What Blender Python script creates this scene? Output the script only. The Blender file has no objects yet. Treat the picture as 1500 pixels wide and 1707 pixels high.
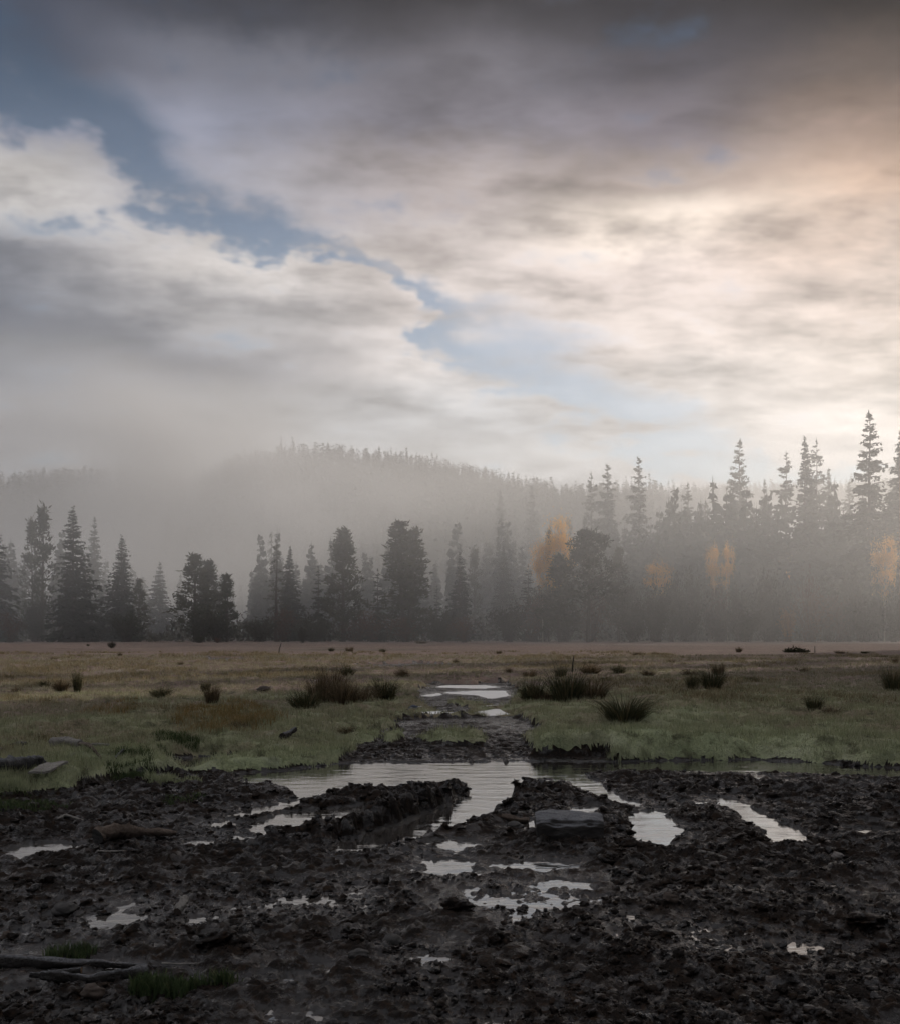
import bpy, math, random
import numpy as np
from mathutils import Vector, Matrix

# ------------------------------------------------------------------ camera
SC = bpy.context.scene
COL = SC.collection
F, CX, HZ, HC = 1700.0, 750.0, 1058.0, 1.4      # focal (px of the 1500 px wide photo), centre, horizon row, eye height

cam_d = bpy.data.cameras.new('camera')
cam = bpy.data.objects.new('camera', cam_d)
COL.objects.link(cam)
cam_d.sensor_fit = 'HORIZONTAL'
cam_d.sensor_width = 36.0
cam_d.lens = 36.0 * F / 1500.0
cam_d.shift_y = (HZ - 853.5) / 1500.0
cam_d.clip_start = 0.05
cam_d.clip_end = 9000.0
cam.location = (0, 0, HC)
cam.rotation_euler = (math.radians(90), 0, 0)
SC.camera = cam

# ------------------------------------------------------------------ light
SUN_AZ, SUN_EL = math.radians(50), math.radians(13)
SC.view_settings.view_transform = 'Standard'
SC.view_settings.look = 'None'
SC.view_settings.gamma = 1.0
SC.view_settings.exposure = 0.68
SC.view_settings.use_curve_mapping = False
SC.cycles.max_bounces = 4
SC.cycles.diffuse_bounces = 1
SC.cycles.glossy_bounces = 2
SC.cycles.transmission_bounces = 2
SC.cycles.volume_bounces = 0
SC.cycles.transparent_max_bounces = 6
SC.cycles.caustics_reflective = False
SC.cycles.caustics_refractive = False
SC.cycles.use_denoising = True
SC.cycles.volume_step_rate = 2.0
SC.cycles.volume_max_steps = 64
SC.cycles.use_adaptive_sampling = True
SC.cycles.adaptive_threshold = 0.03
SC.cycles.adaptive_min_samples = 16

sun_d = bpy.data.lights.new('sun', 'SUN')
sun_d.energy = 3.0
sun_d.angle = math.radians(0.6)
sun_d.color = (1.0, 0.87, 0.73)
sun = bpy.data.objects.new('sun', sun_d)
COL.objects.link(sun)
to_sun = Vector((math.sin(SUN_AZ) * math.cos(SUN_EL), math.cos(SUN_AZ) * math.cos(SUN_EL), math.sin(SUN_EL)))
sun.rotation_euler = (-to_sun).to_track_quat('-Z', 'Y').to_euler()
sun.location = (200, 200, 300)


def lin(c):
    return tuple(((v / 255) / 12.92 if v / 255 <= 0.04045 else ((v / 255 + 0.055) / 1.055) ** 2.4) for v in c)


class NT:
    """small helper round a node tree"""
    def __init__(self, tree):
        self.t = tree
        self.n = tree.nodes
        self.l = tree.links

    def new(self, kind, **kw):
        nd = self.n.new(kind)
        for k, v in kw.items():
            setattr(nd, k, v)
        return nd

    def put(self, sock, v):
        if isinstance(v, bpy.types.NodeSocket):
            self.l.new(v, sock)
        elif v is not None:
            sock.default_value = v

    def math(self, op, a, b=None, c=None, clamp=False):
        nd = self.new('ShaderNodeMath', operation=op, use_clamp=clamp)
        self.put(nd.inputs[0], a)
        if b is not None: self.put(nd.inputs[1], b)
        if c is not None: self.put(nd.inputs[2], c)
        return nd.outputs[0]

    def smooth(self, v, a, b, lo=0.0, hi=1.0, interp='SMOOTHSTEP'):
        nd = self.new('ShaderNodeMapRange', interpolation_type=interp)
        self.put(nd.inputs['Value'], v)
        nd.inputs['From Min'].default_value = a
        nd.inputs['From Max'].default_value = b
        nd.inputs['To Min'].default_value = lo
        nd.inputs['To Max'].default_value = hi
        return nd.outputs[0]

    def mix(self, f, a, b, mode='MIX'):
        nd = self.new('ShaderNodeMix', data_type='RGBA', blend_type=mode)
        self.put(nd.inputs[0], f)
        for i, v in ((6, a), (7, b)):
            if isinstance(v, tuple) and len(v) == 3: v = (*v, 1.0)
            self.put(nd.inputs[i], v)
        return nd.outputs[2]

    def noise(self, vec, scale, detail=4, rough=0.55, dist=0.0, dim='3D', col=False):
        nd = self.new('ShaderNodeTexNoise', noise_dimensions=dim)
        self.put(nd.inputs['Vector'], vec)
        nd.inputs['Scale'].default_value = scale
        nd.inputs['Detail'].default_value = detail
        nd.inputs['Roughness'].default_value = rough
        nd.inputs['Distortion'].default_value = dist
        return nd.outputs['Color' if col else 'Fac']

    def vmath(self, op, a, b=None, scale=None):
        nd = self.new('ShaderNodeVectorMath', operation=op)
        self.put(nd.inputs[0], a)
        if b is not None: self.put(nd.inputs[1], b)
        if scale is not None: self.put(nd.inputs['Scale'], scale)
        return nd.outputs[0]

    def xyz(self, x, y, z):
        nd = self.new('ShaderNodeCombineXYZ')
        for i, v in enumerate((x, y, z)): self.put(nd.inputs[i], v)
        return nd.outputs[0]

    def ramp(self, fac, stops, interp='LINEAR'):
        nd = self.new('ShaderNodeValToRGB')
        cr = nd.color_ramp
        cr.interpolation = interp
        while len(cr.elements) < len(stops): cr.elements.new(0.5)
        for e, (p, c) in zip(cr.elements, stops):
            e.position = p
            e.color = (*c, 1.0) if len(c) == 3 else c
        self.put(nd.inputs[0], fac)
        return nd.outputs[0]

    def curve(self, v, pts):
        nd = self.new('ShaderNodeFloatCurve')
        c = nd.mapping.curves[0]
        while len(c.points) < len(pts): c.points.new(0.5, 0.5)
        for p, (x, y) in zip(c.points, pts):
            p.location = (x, y)
        nd.mapping.update()
        self.put(nd.inputs['Value'], v)
        return nd.outputs[0]


# ------------------------------------------------------------------ sky: clear sky behind drifting cloud, by direction
def px_az(px): return math.atan((px - CX) / F)
def px_el(px, py): return math.atan((HZ - py) / F * math.cos(px_az(px)))

world = bpy.data.worlds.new('World')
SC.world = world
world.use_nodes = True
W = NT(world.node_tree)
for nd in list(W.n): W.n.remove(nd)
tc = W.new('ShaderNodeTexCoord')
dirv = tc.outputs['Generated']
sep = W.new('ShaderNodeSeparateXYZ'); W.l.new(dirv, sep.inputs[0])
dx, dy, dz = sep.outputs
az0 = W.math('ARCTAN2', dx, dy)
el0 = W.math('ARCSINE', dz)
zz = W.math('ADD', W.math('MAXIMUM', dz, 0.0), 0.16)
plane = W.xyz(W.math('DIVIDE', dx, zz), W.math('DIVIDE', dy, zz), 0.0)      # a flat cloud deck seen in perspective
rot = W.new('ShaderNodeMapping'); W.l.new(plane, rot.inputs['Vector'])
rot.inputs['Rotation'].default_value = (0, 0, math.radians(-14))
rot.inputs['Scale'].default_value = (0.85, 1.25, 1.0)
deck = rot.outputs[0]
n_big = W.noise(deck, 1.5, 1, 0.5)
n_mid = W.noise(deck, 4.2, 4, 0.60)
n_puff = W.noise(W.vmath('MULTIPLY', dirv, (1.0, 1.0, 1.7)), 9.0, 4, 0.62)
cb, cm, cp = (W.math('SUBTRACT', v, 0.5) for v in (n_big, n_mid, n_puff))
az = W.math('ADD', az0, W.math('MULTIPLY', cb, 0.16))
el = W.math('ADD', el0, W.math('ADD', W.math('MULTIPLY', cp, 0.07), W.math('MULTIPLY', cm, 0.05)))
EL_MAX = 0.70
elt = W.math('DIVIDE', el, EL_MAX)
COLS = {
    0: [(1058, (146, 148, 152)), (780, (158, 159, 163)), (700, (158, 159, 165)), (610, (138, 142, 151)), (520, (106, 112, 125)), (410, (128, 131, 140)), (300, (202, 198, 196)), (200, (142, 144, 152)), (60, (84, 90, 104)), (-140, (80, 84, 94))],
    375: [(1058, (170, 170, 170)), (780, (186, 186, 185)), (700, (176, 177, 179)), (610, (128, 132, 143)), (525, (180, 178, 180)), (440, (222, 216, 213)), (330, (156, 155, 163)), (210, (140, 141, 149)), (90, (126, 126, 132)), (0, (88, 90, 98)), (-140, (84, 86, 94))],
    750: [(1058, (200, 202, 204)), (780, (216, 218, 219)), (700, (204, 206, 209)), (600, (220, 213, 210)), (500, (226, 215, 210)), (400, (196, 186, 182)), (300, (168, 158, 156)), (200, (138, 132, 134)), (100, (124, 119, 121)), (0, (94, 91, 93)), (-140, (84, 83, 88))],
    1125: [(1058, (215, 213, 210)), (780, (232, 230, 229)), (650, (234, 226, 221)), (550, (222, 209, 202)), (450, (214, 200, 193)), (365, (236, 221, 208)), (300, (160, 147, 140)), (200, (116, 108, 109)), (100, (88, 84, 88)), (0, (68, 66, 70)), (-140, (76, 75, 80))],
    1500: [(1058, (235, 225, 214)), (780, (244, 238, 233)), (700, (246, 236, 228)), (600, (236, 222, 211)), (480, (212, 195, 184)), (380, (206, 185, 171)), (280, (192, 166, 148)), (200, (150, 130, 119)), (100, (104, 92, 87)), (0, (66, 61, 62)), (-140, (76, 73, 76))],
}
dim = lambda py: float(np.interp(py, [-140, 0, 120, 260, 420, 1058], [0.46, 0.31, 0.58, 0.72, 0.67, 0.57]))
prev = None
keys = sorted(COLS)
for i, k in enumerate(keys):
    stops = [(min(max(px_el(k, py) / EL_MAX, 0.0), 1.0), tuple(v * dim(py) * (0.88 if k < 400 and 380 < py < 720 else (0.86 if k > 1100 and py > 560 else 1.0)) * (w_ if py < 260 and k < 1400 else 1.0) for v, w_ in zip(lin(c), (0.95, 0.98, 1.09)))) for py, c in COLS[k]]
    r = W.ramp(elt, stops, 'B_SPLINE' if False else 'EASE')
    prev = r if prev is None else W.mix(W.smooth(az, px_az(keys[i - 1]), px_az(k)), prev, r)
side = W.ramp(elt, [(0.0, lin((206, 204, 202))), (0.4, lin((196, 192, 190))), (1.0, lin((150, 150, 156)))])
dark_back = W.ramp(elt, [(0.0, lin((110, 112, 118))), (1.0, lin((92, 94, 100)))])  # unseen sky behind, darkened to deepen contrast on the mud
overhead = (*lin((180, 180, 186)), 1.0)  # unseen sky overhead, kept bright to light the grass
cloud = W.mix(W.smooth(W.math('ABSOLUTE', az0), 0.5, 0.9), prev, side)
cloud = W.mix(W.smooth(W.math('ABSOLUTE', az0), 1.2, 2.1), cloud, dark_back)
cloud = W.mix(W.smooth(el0, 0.62, 1.1), cloud, overhead)
# texture of the deck: lighter billows and darker undersides
tex = W.math('ADD', W.math('MULTIPLY', cb, 0.7), W.math('ADD', W.math('MULTIPLY', cm, 2.5), W.math('MULTIPLY', cp, 1.0)))
texfade = W.smooth(el0, 0.08, 0.24, 0.45, 1.0)
texfade = W.math('MULTIPLY', texfade, W.smooth(az0, -0.30, 0.12, 0.55, 1.0))
gain = W.math('ADD', 1.0, W.math('MULTIPLY', tex, texfade))
cloud = W.vmath('SCALE', cloud, scale=gain)
# the long rift of blue that crosses the deck
azn = W.smooth(az, -0.55, 0.55, 0, 1, 'LINEAR')
rift = [(-200, 60, 120), (0, 130, 105), (110, 175, 92), (230, 250, 74), (350, 335, 58), (460, 390, 46), (560, 446, 36), (680, 525, 34), (800, 585, 70), (920, 620, 92), (1080, 680, 76), (1250, 760, 40), (1500, 800, 14)]
xs = lambda px: (px_az(px) + 0.55) / 1.10
centre = W.curve(azn, [(xs(p), px_el(p, q) / EL_MAX) for p, q, w in rift])
width = W.curve(azn, [(xs(p), w / 200.0) for p, q, w in rift])
elr = W.math('ADD', elt, W.math('ADD', W.math('MULTIPLY', cp, 0.16), W.math('MULTIPLY', cb, 0.10)))
q = W.math('DIVIDE', W.math('SUBTRACT', elr, centre), W.math('MULTIPLY', width, 200.0 / F / EL_MAX))
g = W.math('EXPONENT', W.math('MULTIPLY', W.math('MULTIPLY', q, q), -1.0))
g = W.math('ADD', g, W.math('ADD', W.math('MULTIPLY', cp, 2.3), W.math('MULTIPLY', cm, 2.7)))
clear = W.smooth(g, 0.22, 1.10)
sky = W.new('ShaderNodeTexSky')
sky.sky_type = 'NISHITA'
sky.sun_disc = False
sky.sun_elevation = SUN_EL
sky.sun_rotation = SUN_AZ
sky.altitude = 1200
sky.air_density = 1.0
sky.dust_density = 0.6
SKY_STRENGTH = 0.10
blue = W.vmath('SCALE', sky.outputs[0], scale=W.smooth(el0, 0.25, 0.55, 0.72, 0.33))
cl = W.vmath('SCALE', cloud, scale=1.0 / SKY_STRENGTH)
final = W.mix(W.math('MULTIPLY', clear, W.smooth(az0, -0.15, 0.2, 0.82, 0.70)), cl, blue)
bg = W.new('ShaderNodeBackground')
W.l.new(final, bg.inputs['Color'])
bg.inputs['Strength'].default_value = SKY_STRENGTH
wo = W.new('ShaderNodeOutputWorld')
W.l.new(bg.outputs[0], wo.inputs['Surface'])

# ------------------------------------------------------------------ numpy noise
def _hash(ix, iy, seed):
    h = (ix.astype(np.int64) * 374761393 + iy.astype(np.int64) * 668265263 + seed * 1442695041) & 0xFFFFFFFF
    h = ((h ^ (h >> 13)) * 1274126177) & 0xFFFFFFFF
    h = h ^ (h >> 16)
    return (h & 0xFFFFFF) / float(0x1000000)


def vnoise(x, y, seed=0):
    ix, iy = np.floor(x), np.floor(y)
    fx, fy = x - ix, y - iy
    fx = fx * fx * fx * (fx * (fx * 6 - 15) + 10)
    fy = fy * fy * fy * (fy * (fy * 6 - 15) + 10)
    ix, iy = ix.astype(np.int64), iy.astype(np.int64)
    a, b = _hash(ix, iy, seed), _hash(ix + 1, iy, seed)
    c, d = _hash(ix, iy + 1, seed), _hash(ix + 1, iy + 1, seed)
    return (a + (b - a) * fx) * (1 - fy) + (c + (d - c) * fx) * fy - 0.5


def fbm(x, y, scale, octs=4, seed=0, gain=0.5):
    z, a, s = 0.0, 1.0, 1.0 / scale
    for o in range(octs):
        z = z + a * vnoise(x * s + 17.3 * o, y * s - 9.1 * o, seed + o)
        a *= gain
        s *= 2.03
    return z


def lumps(x, y, size, seed, rmin=0.4, rmax=0.8):
    """irregular rounded clods, 0..1"""
    u, v = x / size, y / size
    iu, iv = np.floor(u).astype(np.int64), np.floor(v).astype(np.int64)
    best = np.zeros_like(u)
    for i in (-1, 0, 1):
        for j in (-1, 0, 1):
            cx_, cy_ = iu + i, iv + j
            px_ = cx_ + 0.15 + 0.7 * _hash(cx_, cy_, seed)
            py_ = cy_ + 0.15 + 0.7 * _hash(cx_, cy_, seed + 7)
            r = rmin + (rmax - rmin) * _hash(cx_, cy_, seed + 13)
            hh = 0.35 + 0.65 * _hash(cx_, cy_, seed + 29)
            d2 = ((u - px_) ** 2 + (v - py_) ** 2) / (r * r)
            best = np.maximum(best, hh * np.sqrt(np.clip(1 - d2, 0, 1)))
    return best


def smoothstep(a, b, v):
    t = np.clip((v - a) / (b - a), 0, 1)
    return t * t * (3 - 2 * t)


def ground_pt(px, py, z=0.0):
    y = F * (HC - z) / (py - HZ)
    return ((px - CX) * y / F, y)


def poly_sdf(X, Y, pts):
    """signed distance (metres, negative inside) to a polygon on the ground"""
    P = np.array(pts)
    D = np.full(X.shape, 1e9)
    lo, hi = P.min(0) - 0.8, P.max(0) + 0.8
    m = (X > lo[0]) & (X < hi[0]) & (Y > lo[1]) & (Y < hi[1])
    x, y = X[m], Y[m]
    if x.size == 0: return D
    d2 = np.full(x.shape, 1e18)
    ins = np.zeros(x.shape, bool)
    n = len(P)
    for i in range(n):
        ax, ay = P[i]; bx, by = P[(i + 1) % n]
        ex, ey = bx - ax, by - ay
        t = np.clip(((x - ax) * ex + (y - ay) * ey) / (ex * ex + ey * ey + 1e-12), 0, 1)
        d2 = np.minimum(d2, (x - ax - t * ex) ** 2 + (y - ay - t * ey) ** 2)
        c = (ay > y) != (by > y)
        xi = (bx - ax) * (y - ay) / ((by - ay) if by != ay else 1e-12) + ax
        ins ^= c & (x < xi)
    d = np.sqrt(d2)
    D[m] = np.where(ins, -d, d)
    return D


def ridge_field(X, Y, pts):
    """height of a ridge along a ground polyline; pts = (px, py, half width, height)"""
    Z = np.zeros(X.shape)
    P = [(*ground_pt(a, b, h), w, h - 0.062) for a, b, w, h in pts]
    A = np.array(P)
    lo, hi = A[:, :2].min(0) - A[:, 2].max() * 1.5, A[:, :2].max(0) + A[:, 2].max() * 1.5
    m = (X > lo[0]) & (X < hi[0]) & (Y > lo[1]) & (Y < hi[1])
    x, y = X[m], Y[m]
    z = np.zeros(x.shape)
    for (ax, ay, aw, ah), (bx, by, bw, bh) in zip(P[:-1], P[1:]):
        ex, ey = bx - ax, by - ay
        t = np.clip(((x - ax) * ex + (y - ay) * ey) / (ex * ex + ey * ey), 0, 1)
        d = np.sqrt((x - ax - t * ex) ** 2 + (y - ay - t * ey) ** 2)
        w, h = aw + (bw - aw) * t, ah + (bh - ah) * t
        z = np.maximum(z, h * np.clip(1 - (d / (1.15 * w)) ** 2, 0, 1) ** 1.1)
    Z[m] = z
    return Z


# ------------------------------------------------------------------ ground plan, read off the photograph row by row
PUDDLES = [
    # the long pool below the grass bank with the two wide wheel ruts
    [(398, 1291), (470, 1286), (577, 1274), (700, 1273), (873, 1271), (1050, 1271), (1230, 1268), (1330, 1271), (1400, 1277), (1520, 1283), (1520, 1296), (1390, 1292), (1290, 1286), (1180, 1287), (1080, 1286), (960, 1290), (985, 1303), (1020, 1326), (1058, 1343), (1040, 1341), (1000, 1326), (960, 1306), (930, 1297), (868, 1296), (862, 1308), (838, 1342), (812, 1358), (742, 1380), (713, 1387), (659, 1401), (624, 1413), (588, 1420), (570, 1416), (577, 1405), (627, 1391), (670, 1374), (700, 1364), (735, 1350), (770, 1332), (790, 1318), (792, 1306), (770, 1302), (700, 1306), (640, 1312), (590, 1316), (530, 1330), (492, 1326), (489, 1314), (462, 1303), (430, 1306)],
    [(609, 1345), (595, 1358), (531, 1376), (457, 1391), (406, 1384), (418, 1373), (481, 1357), (553, 1350)],
    [(385, 1363), (441, 1347), (489, 1338), (492, 1341), (462, 1352), (403, 1364)],
    [(378, 1402), (395, 1396), (410, 1400), (398, 1406)],
    [(1056, 1354), (1096, 1355), (1110, 1370), (1119, 1385), (1110, 1397), (1101, 1408), (1070, 1408), (1068, 1376)],
    [(1194, 1331), (1206, 1332), (1236, 1346), (1272, 1361), (1299, 1379), (1323, 1388), (1320, 1403), (1305, 1403), (1284, 1391), (1260, 1369), (1226, 1353)],
    [(960, 1343), (985, 1341), (996, 1350), (975, 1357), (962, 1354)],
    [(900, 1301), (922, 1303), (920, 1308), (904, 1307)],
    [(870, 1378), (884, 1369), (900, 1372), (898, 1381), (880, 1384)],
    [(783, 1488), (812, 1480), (850, 1478), (900, 1478), (924, 1467), (945, 1470), (1009, 1474), (1028, 1480), (993, 1488), (960, 1487), (932, 1486), (905, 1493), (967, 1496), (1012, 1497), (990, 1508), (953, 1515), (913, 1516), (885, 1526), (860, 1532), (833, 1516), (785, 1516), (778, 1503)],
    [(826, 1445), (887, 1440), (950, 1446), (900, 1452), (850, 1449)],
    [(727, 1437), (785, 1440), (780, 1448), (772, 1456), (729, 1455)],
    [(719, 1404), (750, 1402), (788, 1406), (769, 1415), (740, 1412)],
    [(475, 1503), (555, 1490), (592, 1494), (568, 1506), (547, 1518), (497, 1519), (510, 1510)],
    [(415, 1512), (440, 1507), (452, 1512), (430, 1516)],
    [(14, 1420), (56, 1408), (122, 1411), (95, 1419), (75, 1424), (40, 1431)],
    [(166, 1534), (184, 1526), (238, 1528), (212, 1538), (170, 1542)],
    [(190, 1514), (222, 1509), (230, 1515), (200, 1519)],
    [(318, 1409), (345, 1402), (367, 1402), (350, 1410)],
    [(360, 1373), (376, 1371), (390, 1375), (372, 1378)],
    [(320, 1535), (345, 1530), (352, 1536), (330, 1540)],
    [(1138, 1552), (1180, 1550), (1184, 1556), (1150, 1558)],
    [(1160, 1570), (1200, 1566), (1240, 1574), (1215, 1580), (1175, 1579)],
    [(1285, 1582), (1330, 1578), (1365, 1586), (1330, 1592)],
    [(1420, 1371), (1440, 1368), (1462, 1372), (1440, 1375)],
    [(1432, 1384), (1450, 1381), (1466, 1386), (1446, 1389)],
    [(1030, 1535), (1060, 1530), (1075, 1536), (1050, 1540)],
    [(700, 1600), (735, 1596), (748, 1602), (720, 1606)],
    [(0, 1604), (30, 1598), (52, 1604), (20, 1612)],
    # out in the meadow
    [(722, 1147), (740, 1143), (800, 1142), (836, 1146), (800, 1149)],
    [(738, 1155), (790, 1152), (840, 1152), (849, 1160), (820, 1166), (795, 1160), (760, 1158)],
    [(696, 1161), (730, 1156), (736, 1159), (716, 1163)],
    [(694, 1188), (730, 1186), (773, 1190), (740, 1195), (700, 1195)],
    [(785, 1189), (827, 1182), (854, 1192), (823, 1197)],
    [(790, 1178), (812, 1176), (846, 1176), (836, 1179), (800, 1180)],
    [(1075, 1205), (1110, 1202), (1168, 1205), (1130, 1208)],
    [(1292, 1204), (1312, 1203), (1314, 1206), (1296, 1207)],
    [(255, 1271), (333, 1262), (420, 1259), (425, 1263), (373, 1271), (340, 1280), (312, 1289), (280, 1279)],
    [(318, 1103), (360, 1101), (400, 1103), (360, 1105)],
    [(805, 1134), (880, 1133), (884, 1135), (812, 1136)],
]
PUDDLES = [[ground_pt(a, b) for a, b in p] for p in PUDDLES]
MUD = [
    [(-900, 1380), (-200, 1352), (0, 1338), (120, 1328), (180, 1300), (280, 1293), (390, 1290), (480, 1287), (560, 1278), (600, 1266), (640, 1262), (1000, 1264), (1040, 1276), (1250, 1279), (1400, 1286), (1520, 1292), (2000, 1310), (3400, 1400), (3400, 2400), (2400, 5000), (-1400, 5000), (-2400, 2400)],
    [(585, 1270), (615, 1245), (650, 1225), (655, 1205), (720, 1200), (860, 1198), (905, 1215), (885, 1240), (910, 1270)],
    [(690, 1180), (700, 1150), (716, 1142), (850, 1140), (870, 1160), (846, 1182), (820, 1176), (760, 1172), (740, 1186)],
    [(735, 1184), (760, 1181), (790, 1184), (780, 1199), (720, 1198)],
    [(340, 1098), (400, 1097), (430, 1103), (350, 1107)],
    [(560, 1112), (700, 1106), (760, 1112), (640, 1118)],
]
MUD = [[ground_pt(a, b) for a, b in p] for p in MUD]
TURF_ISLANDS = [[(690, 1242), (740, 1235), (806, 1238), (812, 1250), (740, 1252)], [(640, 1240), (672, 1232), (680, 1240), (650, 1247)]]
TURF_ISLANDS = [[ground_pt(a, b) for a, b in p] for p in TURF_ISLANDS]
RIDGES = [
    # (column, row of the crest, half width, height of the crest above the water)
    # front edge of the thrown-up mud beside the main rut, then its back edge
    [(400, 1398, 0.14, 0.05), (465, 1384, 0.18, 0.10), (531, 1364, 0.22, 0.15), (611, 1347, 0.24, 0.17), (650, 1331, 0.27, 0.20), (697, 1303, 0.32, 0.21), (740, 1295, 0.30, 0.20), (762, 1297, 0.22, 0.14)],
    [(377, 1370, 0.10, 0.06), (430, 1356, 0.14, 0.09), (489, 1336, 0.17, 0.10), (521, 1330, 0.18, 0.10), (553, 1316, 0.22, 0.12), (587, 1297, 0.24, 0.16), (620, 1305, 0.28, 0.14), (667, 1308, 0.32, 0.14), (697, 1302, 0.32, 0.16)],
    # middle mound between the ruts
    [(890, 1293, 0.24, 0.14), (872, 1296, 0.22, 0.14), (860, 1316, 0.24, 0.12), (833, 1342, 0.20, 0.10), (807, 1354, 0.18, 0.09), (740, 1373, 0.18, 0.08), (711, 1378, 0.16, 0.08), (657, 1394, 0.15, 0.06), (600, 1416, 0.14, 0.05)],
    [(890, 1294, 0.30, 0.14), (930, 1303, 0.22, 0.11), (960, 1314, 0.22, 0.10), (1000, 1330, 0.20, 0.09), (1035, 1346, 0.20, 0.09), (1048, 1366, 0.17, 0.09), (1056, 1392, 0.13, 0.09), (1058, 1410, 0.12, 0.06)],
    [(900, 1320, 0.35, 0.08), (940, 1335, 0.30, 0.07), (880, 1345, 0.3, 0.06)],
    # right-hand mounds
    [(985, 1300, 0.20, 0.05), (1060, 1298, 0.36, 0.09), (1160, 1300, 0.45, 0.09), (1290, 1301, 0.45, 0.09), (1420, 1306, 0.45, 0.09), (1560, 1312, 0.5, 0.09)],
    [(1110, 1347, 0.3, 0.09), (1165, 1342, 0.34, 0.10), (1195, 1352, 0.22, 0.09), (1235, 1372, 0.2, 0.08), (1270, 1396, 0.18, 0.06)],
    [(1265, 1333, 0.30, 0.10), (1330, 1362, 0.24, 0.09), (1370, 1372, 0.3, 0.08), (1440, 1345, 0.4, 0.09)],
    # left mounds at the pool's western end
    [(385, 1310, 0.25, 0.07), (430, 1312, 0.24, 0.09), (480, 1308, 0.16, 0.10)],
    [(180, 1306, 0.4, 0.06), (280, 1308, 0.45, 0.06), (370, 1322, 0.4, 0.07)],
]
TURF_RIDGES = [
    # turf knolls west of the pool
    [(400, 1264, 0.2, 0.14), (450, 1266, 0.24, 0.17), (500, 1258, 0.25, 0.17), (545, 1254, 0.25, 0.15)],
    [(475, 1284, 0.08, 0.08), (490, 1285, 0.09, 0.08)],
    [(930, 1232, 0.3, 0.20), (1010, 1226, 0.34, 0.23), (1130, 1228, 0.36, 0.24), (1200, 1232, 0.3, 0.20)],
    [(1290, 1230, 0.3, 0.20), (1380, 1226, 0.4, 0.24), (1500, 1230, 0.5, 0.24), (1600, 1234, 0.5, 0.22)],
    [(470, 1222, 0.3, 0.16), (540, 1212, 0.3, 0.15), (590, 1206, 0.3, 0.15)],
]


CLOD_MEAN = 0.02


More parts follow.
